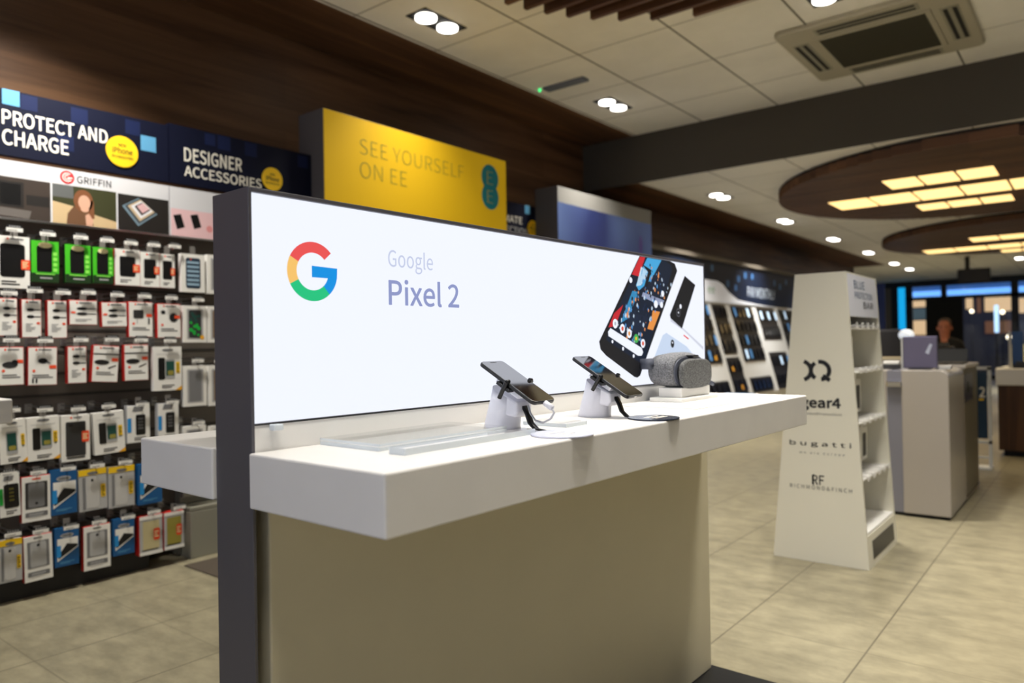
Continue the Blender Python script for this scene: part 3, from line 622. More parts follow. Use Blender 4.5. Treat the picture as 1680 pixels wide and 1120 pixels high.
pf(b, disc2(0.542, 0.115, 0.042, 0.052), HAIRP, 0.0011); pf(b, [(0.555, 0.12), (0.587, 0.12), (0.59, 0.04), (0.565, 0.03)], HAIRP, 0.0011); pf(b, disc2(0.546, 0.108, 0.026, 0.034), SKINP, 0.0012)
pf(b, disc2(0.548, 0.078, 0.018, 0.014), SKINP, 0.0013); pf(b, [(0.553, 0.004), (0.58, 0.002), (0.585, 0.03), (0.565, 0.06), (0.55, 0.05)], SKINP, 0.0013); b.build('photo_print', t)
b = MB(); pf(b, [(0.696, 0.002), (0.942, 0.002), (0.942, 0.175), (0.696, 0.175)], DKB2)
for k, (m_, s_) in enumerate(((mat('tab_blue', (110, 134, 150), 0.4), 1.0), (mat('tab_grey', (70, 74, 78), 0.4), 0.9), (mat('tab_gold', (190, 170, 140), 0.4), 0.76), (mat('tab_white', (220, 220, 224), 0.4), 0.62), (mat('tab_dark', (44, 42, 44), 0.4), 0.46), (mat('tab_pink', (210, 170, 172), 0.4), 0.36))):
    cx, cz = 0.80+k*0.003, 0.098+k*0.004
    pf(b, [(cx-0.085*s_, cz+0.02*s_), (cx-0.01*s_, cz-0.07*s_), (cx+0.085*s_, cz+0.0*s_), (cx-0.005*s_, cz+0.07*s_)], m_, 0.001+0.0001*k)
b.build('photo_print', t)
t2 = thing('brand_header', 'white header board with a pink phone photo beside the glowing panel', 'header board', (XS, 1.85, 1.645))
MB().box(-0.05, 0, 0, 0.85, 0, 0.25, mat('header_white', (206, 206, 210), 0.5)).build('board', t2)
b = MB(); pf(b, [(0.004, 0.002), (0.80, 0.002), (0.80, 0.14), (0.004, 0.14)], mat('photo_pink', (222, 184, 188), 0.5))
for cy, cz in ((0.045, 0.075), (0.135, 0.085), (0.33, 0.10), (0.45, 0.09)): pf(b, [(cy-0.03, cz+0.03), (cy+0.01, cz+0.04), (cy+0.03, cz-0.025), (cy-0.01, cz-0.04)], BLACK, 0.001)
pf(b, [(0.25, 0.02), (0.36, 0.05), (0.34, 0.07), (0.24, 0.04)], TXTW, 0.001); pf(b, disc2(0.21, 0.055, 0.018), mat('photo_rose', (214, 140, 140), 0.5), 0.001); b.build('photo_print', t2)

# ---------------------------------------------------------------- accessory packs
PX = -3.62
def bars(b, y, z, w, rows, m=LGREYT, h=0.004, x=0.0):
    for i, f in enumerate(rows):
        zz = z-i*h*1.9
        b.face([(x, y, zz-h), (x, y+w*f, zz-h), (x, y+w*f, zz), (x, y, zz)], m)
def rr(b, cy, cz, w, h, r, m, x): flat(b, rrect(cy, cz, w, h, r, 3), x, m)
def pack(name, cat, kind, y, zt, w, h, label, rx=0.0, dep=0.03, x=PX):
    t = thing(name, label, cat, (x, y, zt), 0)
    t.rotation_euler = (rx, 0, 0)
    H = h
    def carton(m, d=dep): MB().box(-d, -0.002, -w/2, w/2, -H, 0, m).build('carton', t, 0.0015)
    def front(m, e=0.0): 
        MB().box(-0.002, 0.0, -w/2+e, w/2-e, -H+e, -e, m).build('front_card', t)
    def part(n_, fn):
        b = MB(); fn(b); return b.build(n_, t, fix=False)
    def logo(b, yy=None, wd=0.45):
        yy = -w*0.22 if yy is None else yy
        flat(b, disc2(yy, -0.012, 0.0045, n=12), 0.0006, ORG); bars(b, yy+0.008, -0.009, w*wd, [1.0], GREYT, 0.006, 0.0006)
    if kind == 'bigcase':
        carton(CARD); front(CARD)
        part('window', lambda b: (rr(b, -w*0.07, -H*0.47, w*0.82, H*0.64, 0.012, BLACK, 0.0006)))
        part('sticker', lambda b: (rr(b, w*0.36, -H*0.54, w*0.30, H*0.19, 0.003, ORG, 0.0012), bars(b, w*0.25, -H*0.48, w*0.2, [1, .8, 1, .7], CREAM, 0.004, 0.0014)))
        part('printing', lambda b: (logo(b), bars(b, -w*0.44, -H*0.86, w*0.6, [0.8, 1.0], INK, 0.006, 0.0006)))
    elif kind == 'green':
        carton(GREEND); front(GREEN)
        part('window', lambda b: (rr(b, -w*0.03, -H*0.44, w*0.56, H*0.62, 0.006, BLACK, 0.0006)))
        part('base_band', lambda b: flat(b, [(-w/2, -H), (w/2, -H), (w/2, -H*0.78), (-w/2, -H*0.78)], 0.0007, GREEND))
        part('badge', lambda b: flat(b, disc2(0, -H*0.10, w*0.25, H*0.075), 0.0010, CREAM))
        part('printing', lambda b: ([rr(b, w*0.36, -H*(0.3+0.13*i), w*0.15, H*0.09, 0.004, LIME, 0.0009) for i in range(4)], bars(b, -w*0.35, -H*0.79, w*0.7, [1], LIME, 0.004, 0.0011), bars(b, -w*0.2, -H*0.88, w*0.45, [1], LGREYT, 0.006, 0.0011)))
    elif kind == 'case':
        carton(RED); front(CARD)
        part('window', lambda b: rr(b, 0, -H*0.48, w*0.64, H*0.56, 0.008, DARKG, 0.0006) or rr(b, 0, -H*0.48, w*0.58, H*0.53, 0.007, BLACK, 0.0008))
        part('sticker', lambda b: (rr(b, w*0.36, -H*0.52, w*0.28, H*0.22, 0.003, ORG, 0.0012), bars(b, w*0.26, -H*0.46, w*0.18, [1, .7, .9], CREAM, 0.004, 0.0014)))
        part('printing', lambda b: (logo(b, -w*0.15, 0.35), bars(b, -w*0.30, -H*0.84, w*0.5, [0.9, .6], GREYT, 0.005, 0.0006)))
    elif kind == 'striped':
        carton(CARD); front(CARD)
        part('window', lambda b: (rr(b, 0, -H*0.5, w*0.62, H*0.80, 0.012, NAVYS, 0.0006), [rr(b, 0, -H*(0.22+0.115*i), w*0.52, H*0.06, 0.002, STRIPE, 0.0009) for i in range(6)]))
        part('badge', lambda b: flat(b, disc2(-w*0.1, -H*0.14, 0.004), 0.0012, ORG))
    elif kind in ('cable', 'cableh'):
        carton(RED); front(CARD, 0.0025)
        part('picture', lambda b: [(flat(b, disc2(-w*0.05, -H*q, w*0.19, 0.007), 0.0008, INK), flat(b, [(0, -H*q-0.002), (w*0.45, -H*q-0.002), (w*0.45, -H*q+0.002), (0, -H*q+0.002)], 0.0008, DARKG)) for q in ((0.27, 0.45) if kind == 'cable' else (0.34, 0.55))])
        part('printing', lambda b: (logo(b), bars(b, -w*0.3, -H*0.63, w*0.5, [.7, .5, 1, .9, .6], LGREYT, 0.004, 0.0006) if kind == 'cable' else bars(b, -w*0.3, -H*0.76, w*0.6, [1, .7], LGREYT, 0.004, 0.0006), flat(b, disc2(w*0.33 if kind == 'cable' else -w*0.36, -H*(0.62 if kind == 'cable' else 0.5), w*0.09, 0.005), 0.0008, ORG)))
    elif kind in ('charger', 'plug', 'carcharger', 'adapter', 'strapcable'):
        carton(RED); front(CARD, 0.0025)
        def pic(b):
            if kind == 'charger': rr(b, -w*0.1, -H*0.35, w*0.42, H*0.24, 0.006, DARKG, 0.0008); flat(b, [(-w*0.17, -H*0.62), (-w*0.14, -H*0.62), (-w*0.14, -H*0.45), (-w*0.17, -H*0.45)], 0.0008, LGREYT); rr(b, w*0.33, -H*0.55, 0.008, 0.03, 0.003, INK, 0.0008)
            elif kind == 'plug': flat(b, disc2(w*0.18, -H*0.40, w*0.19, H*0.14, 9), 0.0008, INK); flat(b, disc2(-w*0.26, -H*0.25, w*0.10, H*0.06, 8), 0.0008, INK)
            elif kind == 'carcharger': flat(b, disc2(-w*0.05, -H*0.47, w*0.30, H*0.085), 0.0008, DARKG); flat(b, disc2(w*0.14, -H*0.41, w*0.13, H*0.07), 0.0009, INK)
            elif kind == 'adapter': flat(b, disc2(0.0, -H*0.36, w*0.16, H*0.07), 0.0008, INK); flat(b, [(0, -H*0.38), (w*0.27, -H*0.45), (w*0.27, -H*0.42), (0.01, -H*0.33)], 0.0008, GREYT); rr(b, -w*0.33, -H*0.88, w*0.06, H*0.12, 0.002, INK, 0.0008); rr(b, -w*0.21, -H*0.88, w*0.06, H*0.12, 0.002, INK, 0.0008)
            else: flat(b, disc2(-w*0.15, -H*0.46, w*0.28, H*0.07), 0.0008, INK); flat(b, [(w*0.1, -H*0.64), (w*0.4, -H*0.55), (w*0.4, -H*0.52), (w*0.1, -H*0.60)], 0.0008, INK); flat(b, [(-w*0.49, -H*0.25), (w*0.49, -H*0.25), (w*0.49, -H*0.22), (-w*0.49, -H*0.22)], 0.0008, INK)
        part('picture', pic)
        part('printing', lambda b: (logo(b), bars(b, -w*0.35, -H*0.72, w*0.7, [.8, 1], GREYT, 0.005, 0.0006), rr(b, w*0.34, -H*0.38 if kind != 'adapter' else -H*0.52, w*0.24, H*0.09, 0.002, ORG, 0.0009), flat(b, disc2(-w*0.3, -H*0.62, 0.006), 0.0009, ORG)))
    elif kind in ('frame', 'framegreen', 'framebrown'):
        carton(CARD); front(CARD)
        wm = {'frame': MIDG, 'framegreen': DARKG, 'framebrown': mat('brown_window', (120, 96, 74), 0.4)}[kind]
        part('window', lambda b: rr(b, 0, -H*0.5, w*0.70, H*0.82, 0.003, LGREYT, 0.0006) or rr(b, 0, -H*0.5, w*0.54, H*0.76, 0.008, wm, 0.0009))
        if kind == 'framegreen':
            part('glitter', lambda b: [flat(b, disc2(random.uniform(-w*0.2, w*0.2), -H*random.uniform(0.45, 0.8) if i < 16 else -H*random.uniform(0.2, 0.45), random.uniform(0.004, 0.011), n=7), 0.0011+i*0.00001, GRASS if i < 16 else TEAL) for i in range(24)])
            part('sticker', lambda b: flat(b, disc2(w*0.30, -H*0.86, 0.011), 0.0014, mat('amber_sticker', (236, 170, 30), 0.5)))
    elif kind in ('twin', 'single'):
        carton(CARD); front(CARD)
        def pic(b):
            if kind == 'twin': rr(b, -w*0.22, -H*0.50, w*0.24, H*0.50, 0.006, BLACK, 0.0008); rr(b, w*0.08, -H*0.51, w*0.34, H*0.44, 0.005, LGREYT, 0.0010); rr(b, w*0.08, -H*0.50, w*0.29, H*0.33, 0.002, TEAL, 0.0012); rr(b, w*0.10, -H*0.60, w*0.20, H*0.10, 0.004, OLIVE, 0.0013)
            else: rr(b, -w*0.05, -H*0.53, w*0.40, H*0.52, 0.006, LGREYT, 0.0010); rr(b, -w*0.05, -H*0.51, w*0.34, H*0.40, 0.002, TEAL, 0.0012); rr(b, -w*0.04, -H*0.65, w*0.26, H*0.10, 0.004, OLIVE, 0.0013)
        part('picture', pic)
        part('sticker', lambda b: (rr(b, w*0.36, -H*0.48, w*0.14, H*0.26, 0.003, YEL, 0.0010), bars(b, w*0.32, -H*0.40, w*0.08, [1, .8, 1, .6, 1], INK, 0.005, 0.0012)))
        part('printing', lambda b: (flat(b, disc2(0, -H*0.08, w*0.20, 0.006), 0.0008, GREYT), bars(b, -w*0.38, -H*0.17, w*0.76, [1], LGREYT, 0.002, 0.0008), bars(b, -w*0.22, -H*0.87, w*0.45, [1, .8], GREYT, 0.005, 0.0008)))
        part('corner_mark', lambda b: flat(b, [(w*0.5, -H), (w*0.5, -H*0.90), (w*0.26, -H)], 0.0009, mat('amber_sticker', (236, 170, 30), 0.5)))
    elif kind == 'blackcase':
        carton(CARD); front(CARD)
        part('window', lambda b: rr(b, 0, -H*0.52, w*0.70, H*0.75, 0.006, DARKG, 0.0006) or rr(b, -w*0.18, -H*0.22, w*0.16, H*0.05, 0.003, BLACK, 0.0009))
        part('sticker', lambda b: rr(b, w*0.34, -H*0.48, w*0.26, H*0.24, 0.005, ORG, 0.0012) or bars(b, w*0.25, -H*0.42, w*0.17, [1, .8, 1], CREAM, 0.005, 0.0014))
        part('printing', lambda b: (logo(b, -w*0.15, 0.3), bars(b, -w*0.32, -H*0.91, w*0.64, [1], INK, 0.006, 0.0009)))
    elif kind in ('clam', 'clamgreen'):
        carton(PALEG); front(CARD, 0.002)
        part('picture', lambda b: (rr(b, w*0.08, -H*0.52, w*0.42 if kind == 'clam' else w*0.7, H*0.55, 0.007, BLACK, 0.0008), [rr(b, w*0.0+w*0.055*(i % 4), -H*(0.36+0.085*(i//4)), w*0.04, H*0.05, 0.002, (MIDG if kind == 'clam' else OLIVE), 0.0011) for i in range(16)]))
        part('side_tab', lambda b: rr(b, -w*0.40, -H*0.52, w*0.17, H*0.38, 0.002, BLUEL if kind == 'clam' else GRASS, 0.0009))
        part('printing', lambda b: (flat(b, [(-w*0.2, -H*0.02), (w*0.25, -H*0.02), (w*0.15, -H*0.16), (-w*0.28, -H*0.16)], 0.0008, MIDG), bars(b, -w*0.2, -H*0.85, w*0.5, [1, .7], GREYT, 0.005, 0.0008)))
    elif kind == 'nude':
        carton(PALEG); front(PALEG)
        part('top_band', lambda b: rr(b, 0, -H*0.07, w, H*0.15, 0.001, YEL, 0.0008) or flat(b, disc2(0, -H*0.10, w*0.20, H*0.04), 0.0011, GREYT))
        part('window', lambda b: rr(b, -w*0.01, -H*0.57, w*0.46, H*0.76, 0.008, mat('silver_case', (206, 206, 208), 0.25, 0.3), 0.0008) or rr(b, -w*0.32, -H*0.57, w*0.10, H*0.78, 0.003, MIDG, 0.0007) or flat(b, disc2(-w*0.02, -H*0.27, 0.006), 0.0011, INK))
        part('sticker', lambda b: rr(b, w*0.36, -H*0.55, w*0.18, H*0.32, 0.004, YEL, 0.0010) or bars(b, w*0.31, -H*0.45, w*0.10, [1, .8, 1, .6, 1], INK, 0.005, 0.0012))
    elif kind == 'blue':
        carton(BLUEC); front(BLUEC)
        part('picture', lambda b: (flat(b, [(-w*0.40, -H*0.28), (w*0.46, -H*0.28), (w*0.46, -H*0.55), (-w*0.40, -H*0.86)], 0.0008, CARD), flat(b, [(-w*0.35, -H*0.80), (-w*0.38, -H*0.72), (w*0.0, -H*0.42), (w*0.44, -H*0.48), (w*0.44, -H*0.53)], 0.0010, INK)))
        part('badge', lambda b: flat(b, disc2(0, -H*0.21, w*0.28, H*0.055), 0.0012, LGREYT) or flat(b, disc2(0, -H*0.21, w*0.22, H*0.03), 0.0013, GREYT))
        part('sticker', lambda b: rr(b, -w*0.34, -H*0.60, w*0.18, H*0.30, 0.004, BLUEL, 0.0012))
        part('printing', lambda b: bars(b, -w*0.3, -H*0.88, w*0.6, [1, .7], SKY, 0.003, 0.0008))
    elif kind in ('greywin', 'palewin'):
        carton(RED); front(CARD, 0.001)
        part('window', lambda b: rr(b, 0, -H*0.42, w*0.76, H*0.58, 0.003, DARKG if kind == 'greywin' else MIDG, 0.0006) or rr(b, 0, -H*0.42, w*0.56, H*0.54, 0.008, MIDG if kind == 'greywin' else PALEG, 0.0009) or flat(b, disc2(0, -H*(0.60 if kind == 'greywin' else 0.22), 0.006), 0.0011, INK))
        part('printing', lambda b: rr(b, 0, -H*0.84, w*0.76, H*0.10, 0.003, GREYT, 0.0006) or bars(b, -w*0.26, -H*0.825, w*0.5, [1, .9], PALEG, 0.005, 0.0009) or bars(b, -w*0.15, -H*0.045, w*0.3, [1], GREYT if kind == 'palewin' else ORG, 0.006, 0.0008))
    elif kind in ('redclear', 'redolive'):
        carton(RED, 0.05); front(PALEG, 0.001)
        wm = BEIGE if kind == 'redclear' else OLIVE
        part('window', lambda b: rr(b, 0, -H*0.50, w*0.72, H*0.72, 0.004, wm, 0.0006))
        part('top_band', lambda b: rr(b, 0, -H*0.05, w, H*0.09, 0.004, CARD, 0.0010))
        part('bottom_band', lambda b: rr(b, 0, -H*0.95, w, H*0.09, 0.004, CARD, 0.0010) or bars(b, -w*0.4, -H*0.86, w*0.7, [1], INK, 0.006, 0.0010))
        part('sticker', lambda b: rr(b, w*0.24, -H*0.50, w*0.28, H*0.30, 0.008, ORG, 0.0012) or bars(b, w*0.14, -H*0.42, w*0.18, [1, .7, 1], CREAM, 0.006, 0.0014))
    # clear hanging tab that joins the pack to its hook
    MB().box(-0.004, -0.003, -0.014, 0.014, 0, 0.040, mat('grey_hang_tab', (120, 116, 112), 0.3)).build('hang_tab', t)
    return t
ROW = {'A': 'top row', 'B': 'second row', 'C': 'third row', 'D': 'fourth row', 'E': 'fifth row', 'F': 'bottom row'}
PACKS = [
('A1','bigcase',1.147,1.561,0.113,0.222,'large white pack with black tablet case and orange sticker, left end of top row'),
('A2','green',1.264,1.552,0.108,0.181,'leftmost green pack with cream oval badge in the top row'),
('A3','green',1.397,1.548,0.107,0.173,'middle green phone case pack in the top row'),
('A4','green',1.505,1.546,0.090,0.166,'rightmost and narrowest green phone case pack in the top row'),
('A5','case',1.615,1.548,0.115,0.171,'white pack with black case right beside the green packs in the top row'),
('A6','case',1.721,1.544,0.092,0.169,'middle one of three white black-case packs with orange stickers, top row'),
('A7','case',1.807,1.542,0.074,0.167,'narrowest white black-case pack with orange sticker, next to the striped case'),
('A8','striped',1.940,1.553,0.125,0.194,'white pack showing a blue and white striped phone case'),
('A9','frame',2.080,1.559,0.127,0.203,'white pack half hidden by the island right of the striped case pack'),
('B1','cable',1.119,1.296,0.072,0.161,'white cable pack at the left end of the second row'),
('B2','cable',1.208,1.294,0.077,0.166,'second upright white cable pack from the left in the second row'),
('B3','cable',1.309,1.293,0.080,0.167,'third upright white cable pack from the left in the second row'),
('B4','cableh',1.417,1.298,0.119,0.112,'left one of two short wide cable packs in the second row'),
('B5','cableh',1.551,1.294,0.114,0.115,'right one of two short wide cable packs with red side, second row'),
('B6','charger',1.674,1.300,0.115,0.170,'white charger pack picturing a square dark plug, second row'),
('B7','plug',1.813,1.295,0.119,0.169,'white charger pack picturing black travel plugs, right of the square plug'),
('B8','framegreen',1.946,1.290,0.123,0.187,'white framed pack with a glittering green phone case'),
('B9','framebrown',2.076,1.291,0.126,0.189,'brown framed pack half hidden by the island right of the green glitter case'),
('C1','carcharger',1.129,1.089,0.096,0.163,'white pack picturing a grey car charger, left end of third row'),
('C2','adapter',1.250,1.087,0.115,0.167,'white pack picturing a small black adapter, second in the third row'),
('C3','cable',1.388,1.088,0.080,0.166,'narrow white cable pack between adapter pack and tilted pack, third row'),
('C4','strapcable',1.516,1.091,0.116,0.170,'white cable pack hanging tilted in the third row'),
('C5','strapcable',1.651,1.094,0.114,0.172,'straight white cable pack with black stripe right of the tilted pack'),
('C6','twin',1.802,1.083,0.141,0.217,'tall white pack with two phones and yellow tag in the third row'),
('C7','frame',1.943,0.984,0.122,0.206,'white framed pack with a plain grey phone case under the green glitter case'),
('C8','framebrown',2.078,0.982,0.127,0.209,'pack with brown window half hidden by the island beside the grey phone case'),
('D1','single',1.128,0.781,0.101,0.185,'white phone case pack at the left end of the fourth row by the white worktop'),
('D2','twin',1.247,0.783,0.127,0.189,'white two-phone pack left of the black case pack, fourth row'),
('D3','blackcase',1.378,0.780,0.119,0.207,'white pack with a large dark grey case and orange sticker, fourth row'),
('D4','twin',1.518,0.783,0.136,0.194,'white two-phone pack right of the dark grey case pack, slightly tilted'),
('D5','clam',1.657,0.802,0.109,0.178,'left one of two clear packs with bright blue side tabs, fourth row'),
('D6','clam',1.802,0.803,0.106,0.184,'right one of two clear packs with bright blue side tabs, fourth row'),
('D7','frame',1.936,0.678,0.123,0.187,'framed pack peeping over the island worktop beside the post'),
('D8','frame',2.082,0.667,0.125,0.188,'framed pack hidden by the grey post just above the worktop'),
('E1','clamgreen',1.115,0.554,0.079,0.184,'white pack with a green pictured phone, left end of the fifth row'),
('E2','greywin',1.218,0.529,0.113,0.196,'white and red pack with a dark grey case window, fifth row'),
('E3','blue',1.326,0.544,0.108,0.200,'blue screen protector pack between grey-window and yellow-topped packs, fifth row'),
('E4','nude',1.446,0.527,0.120,0.188,'left one of two yellow-topped silver case packs in the fifth row'),
('E5','nude',1.574,0.523,0.118,0.191,'right one of two yellow-topped silver case packs in the fifth row'),
('E6','blue',1.707,0.519,0.116,0.196,'blue screen protector pack partly hidden under the island worktop'),
('F1','nude',1.117,0.276,0.088,0.179,'yellow-topped silver case pack at the left end of the bottom row'),
('F2','palewin',1.221,0.273,0.111,0.197,'white and red pack with pale case window, second in the bottom row'),
('F3','blue',1.336,0.284,0.098,0.171,'left one of two blue screen protector packs in the bottom row'),
('F4','palewin',1.463,0.267,0.117,0.200,'white and red pack with pale case between two blue packs, bottom row'),
('F5','blue',1.581,0.278,0.097,0.172,'right one of two blue screen protector packs in the bottom row'),
('F6','redclear',1.709,0.266,0.111,0.189,'red-sided pack with beige case window and orange sticker, bottom row'),
('F7','redolive',1.823,0.263,0.101,0.184,'red-sided pack with olive green case window, right end of the bottom row'),
]
KN = {'bigcase': ('tablet_case_pack', 'phone case pack'), 'cable': ('cable_pack', 'cable pack'), 'cableh': ('cable_pack', 'cable pack'), 'strapcable': ('cable_pack', 'cable pack'), 'charger': ('charger_pack', 'charger pack'), 'plug': ('charger_pack', 'charger pack'), 'carcharger': ('charger_pack', 'charger pack'), 'adapter': ('charger_pack', 'charger pack'), 'blue': ('screen_protector_pack', 'screen protector pack')}
TILT = {'C4': -0.07, 'D4': 0.045, 'D1': 0.05, 'D2': 0.02, 'E4': 0.02, 'F2': 0.02, 'B5': 0.02, 'C2': -0.015, 'E1': 0.03}
for (pid, kind, y, zt, w_, h_, lab) in PACKS:
    nm, ct = KN.get(kind, ('phone_case_pack', 'phone case pack'))
    o = pack(nm, ct, kind, y, zt, w_, h_, lab, TILT.get(pid, 0.0))
    o['group'] = 'accessory packs hanging in the ' + ROW[pid[0]]
# price hooks
TAGS = [(1.142,1.593),(1.269,1.588),(1.403,1.588),(1.517,1.586),(1.625,1.584),(1.734,1.585),(1.837,1.588),(1.119,1.323),(1.216,1.337),(1.327,1.334),(1.433,1.339),(1.559,1.334),(1.686,1.333),(1.817,1.331),(1.956,1.326),(1.126,1.124),(1.254,1.121),(1.398,1.124),(1.533,1.125),(1.667,1.122),(1.807,1.118),(1.950,1.016),(2.071,1.010),(1.125,0.828),(1.249,0.820),(1.384,0.813),(1.514,0.816),(1.669,0.813),(1.816,0.814),(1.950,0.700),(1.111,0.562),(1.221,0.552),(1.339,0.552),(1.461,0.549),(1.586,0.548),(1.700,0.541),(1.122,0.305),(1.227,0.297),(1.348,0.290),(1.466,0.290),(1.595,0.287),(1.717,0.289),(1.844,0.288)]
h0 = thing('price_hook', '', 'price hook', (PX, TAGS[0][0], TAGS[0][1]), 0, 'price hooks on the slatwall')
MB().tube([(-0.178, 0, 0.004), (-0.02, 0, 0.004), (0.012, 0, 0.006), (0.016, 0, 0.010)], 0.0025, STEEL, 8).tube([(-0.178, 0, -0.018), (-0.03, 0, -0.018), (0.008, 0, -0.016), (0.012, 0, -0.008)], 0.003, STEEL, 8).box(-0.181, -0.176, -0.015, 0.015, -0.03, 0.012, STEEL).build('wire', h0)
b = MB(); b.box(0.016, 0.019, -0.031, 0.031, -0.015, 0.001, CARD).box(0.016, 0.0185, -0.027, 0.027, 0.001, 0.014, TAGB)
for i in range(5): b.face([(0.0187, -0.02+i*0.009, 0.004), (0.0187, -0.015+i*0.009, 0.004), (0.0187, -0.015+i*0.009, 0.010), (0.0187, -0.02+i*0.009, 0.010)], LGREYT)
b.build('price_ticket', h0)
b = MB(); b.face([(0.0192, -0.024, -0.011), (0.0192, 0.010, -0.011), (0.0192, 0.010, -0.008), (0.0192, -0.024, -0.008)], GREYT); b.build('printing', h0)
for i, (y, z) in enumerate(TAGS):
    best = min(PACKS, key=lambda p: (p[2]-y)**2*4 + (p[3]+0.03-z)**2)
    ws = ('price hook of the ' + best[6].replace(',', '')).split()[:16]
    while ws[-1] in ('the', 'a', 'of', 'in', 'and', 'from', 'beside', 'by', 'one', 'with', 'right', 'under', 'on', 'between'): ws.pop()
    lab = ' '.join(ws)
    if i == 0: h0['label'] = lab
    else: copy_tree(h0, (PX, y, z), lab)

# ------------------------------------------------------------------ big signs on the left wall
t = thing('lightbox_sign', 'tall yellow sign box with see yourself lettering and teal logo', 'sign', (-3.55, 2.712, 0.0))
GRYS = mat('sign_side_grey', (92, 88, 88), 0.5)
MB().box(-0.24, -0.004, 0, 1.705, 0.0, 2.478, GRYS).build('case', t, 0.004)
yf = MB().box(-0.004, 0, 0.004, 1.701, 0.104, 2.474, mat('yellow_lit_face', (164, 130, 14), 0.55, emit=0.5, spec=0.2)).build('face', t)
EET = mat('teal_print', (0, 112, 122), 0.5, emit=0.08); EEG = mat('green_lettering', (58, 82, 30), 0.5, emit=0.05)
b = MB(); text_into(b, 'SEE YOURSELF', (0.001, 0.270, 2.257), 0.950, 0.094, EEG, bold=-0.008); text_into(b, 'ON EE', (0.001, 0.270, 2.112), 0.393, 0.098, EEG, bold=-0.008); b.build('lettering', t)
b = MB(); flat(b, disc2(1.512, 2.316, 0.098, n=40), 0.001, EET); flat(b, disc2(1.512, 2.176, 0.098, n=40), 0.0011, EET)
text_into(b, 'E', (0.0016, 1.478, 2.268), 0.066, 0.092, YEL, bold=-0.01); text_into(b, 'E', (0.0016, 1.478, 2.128), 0.066, 0.092, YEL, bold=-0.01); b.build('logo', t)
t = thing('lightbox_sign', 'dark blue sign box with grey top band past the yellow sign', 'sign', (-3.55, 5.105, 0.0))
MB().box(-0.24, -0.004, 0, 1.647, 0.0, 2.40, GRYS).build('case', t, 0.004)
MB().box(-0.004, 0.0, 0.0, 1.647, 2.265, 2.40, mat('sign_grey_band', (128, 126, 122), 0.5)).build('top_band', t)
# a printed dusk picture: soft blue colour patches
m = bpy.data.materials.new('dusk_print'); m.use_nodes = True; nt = m.node_tree; bs = nt.nodes['Principled BSDF']; tc = nt.nodes.new('ShaderNodeTexCoord'); nz = nt.nodes.new('ShaderNodeTexNoise'); nz.inputs['Scale'].default_value = 0.9; nz.inputs['Detail'].default_value = 1
cr = nt.nodes.new('ShaderNodeValToRGB'); cr.color_ramp.elements[0].position = 0.35; cr.color_ramp.elements[0].color = srgb(24, 34, 76); cr.color_ramp.elements[1].position = 0.62; cr.color_ramp.elements[1].color = srgb(84, 104, 146)
nt.links.new(tc.outputs['Object'], nz.inputs['Vector']); nt.links.new(nz.outputs['Fac'], cr.inputs['Fac']); nt.links.new(cr.outputs['Color'], bs.inputs['Base Color']); nt.links.new(cr.outputs['Color'], bs.inputs['Emission Color']); bs.inputs['Emission Strength'].default_value = 0.35
MB().box(-0.004, 0.0, 0.0, 1.647, 0.1, 2.265, m).build('face', t)
b = MB(); flat(b, disc2(1.42, 2.03, 0.03, 0.10), 0.001, mat('violet_print', (80, 60, 120), 0.5, emit=0.2)); flat(b, disc2(1.42, 1.90, 0.035, 0.05), 0.001, mat('teal_glow_print', (60, 120, 150), 0.5, emit=0.3)); b.build('picture', t)

# far phone wall ----------------------------------------------------------
XF = -3.62
t = thing('hanging_sign', 'long navy sign with light blue squares above the far phone wall', 'sign', (XF, 6.80, 1.55))
MB().box(-0.06, 0, 0, 7.2, 0.0, 0.49, mat('navy_far', (16, 30, 56), 0.45)).build('board', t)
MB().box(-0.40, 0.03, 0, 7.2, 0.49, 0.535, mat('ledge_grey', (112, 104, 94), 0.6)).build('ledge', t)
b = MB(); SQF = mat('blue_square_far', (70, 120, 180), 0.4)
squares(b, [(1.60, 0.40, 0.075, SQF), (1.2, 0.32, 0.06, SQF), (2.07, 0.24, 0.08, SQF), (2.42, 0.32, 0.08, SQF), (2.32, 0.20, 0.07, SQF), (2.65, 0.38, 0.08, SQF), (2.9, 0.38, 0.07, SQF), (3.75, 0.34, 0.08, SQF), (3.98, 0.30, 0.08, SQF), (4.25, 0.38, 0.07, SQF), (0.6, 0.33, 0.07, NAVY2), (5.0, 0.3, 0.08, SQF)], 0.001)
b.build('squares', t)
b = MB(); text_into(b, 'PAY MONTHLY', (0.0015, 2.72, 0.10), 1.05, 0.14, mat('pale_lettering', (200, 214, 232), 0.5), bold=0.012); b.build('lettering', t)
# white swoosh
MB().prism([(1.30, -0.005), (3.75, -0.005), (3.0, 0.012), (2.35, 0.045), (2.05, 0.13), (1.86, 0.22), (1.70, 0.25), (1.30, 0.25)], lambda a, c: (0.0, a, c), lambda a, c: (0.02, a, c), mat('white_swoosh', (226, 230, 240), 0.4, emit=0.15)).build('swoosh', t)
b = MB(); text_into(b, 'ee', (0.0215, 1.42, 0.09), 0.2, 0.08, mat('pale_green_print', (150, 190, 160), 0.5), bold=0.02); b.build('pale_mark', t)
def lean(z): return XF + 0.30*(1.53-z)/1.10           # board surface x at height z
t = thing('phone_wall', 'long leaning white wall rack of dark phone panels at the left back', 'phone rack', (XF, 8.0, 0))
RW = mat('rack_white', (206, 208, 210), 0.4); RD = mat('rack_dark', (26, 27, 32), 0.35)
def Lp(y, z, off=0.0): return (lean(z)-XF+off, y-8.0, z)
b = MB(); b.prism([(0.30, 0.42), (0.0, 1.55), (-0.3, 1.55), (-0.3, 0.0), (0.22, 0.0)], lambda a, c: (a, -1.0, c), lambda a, c: (a, 6.0, c), RW); b.build('body', t)
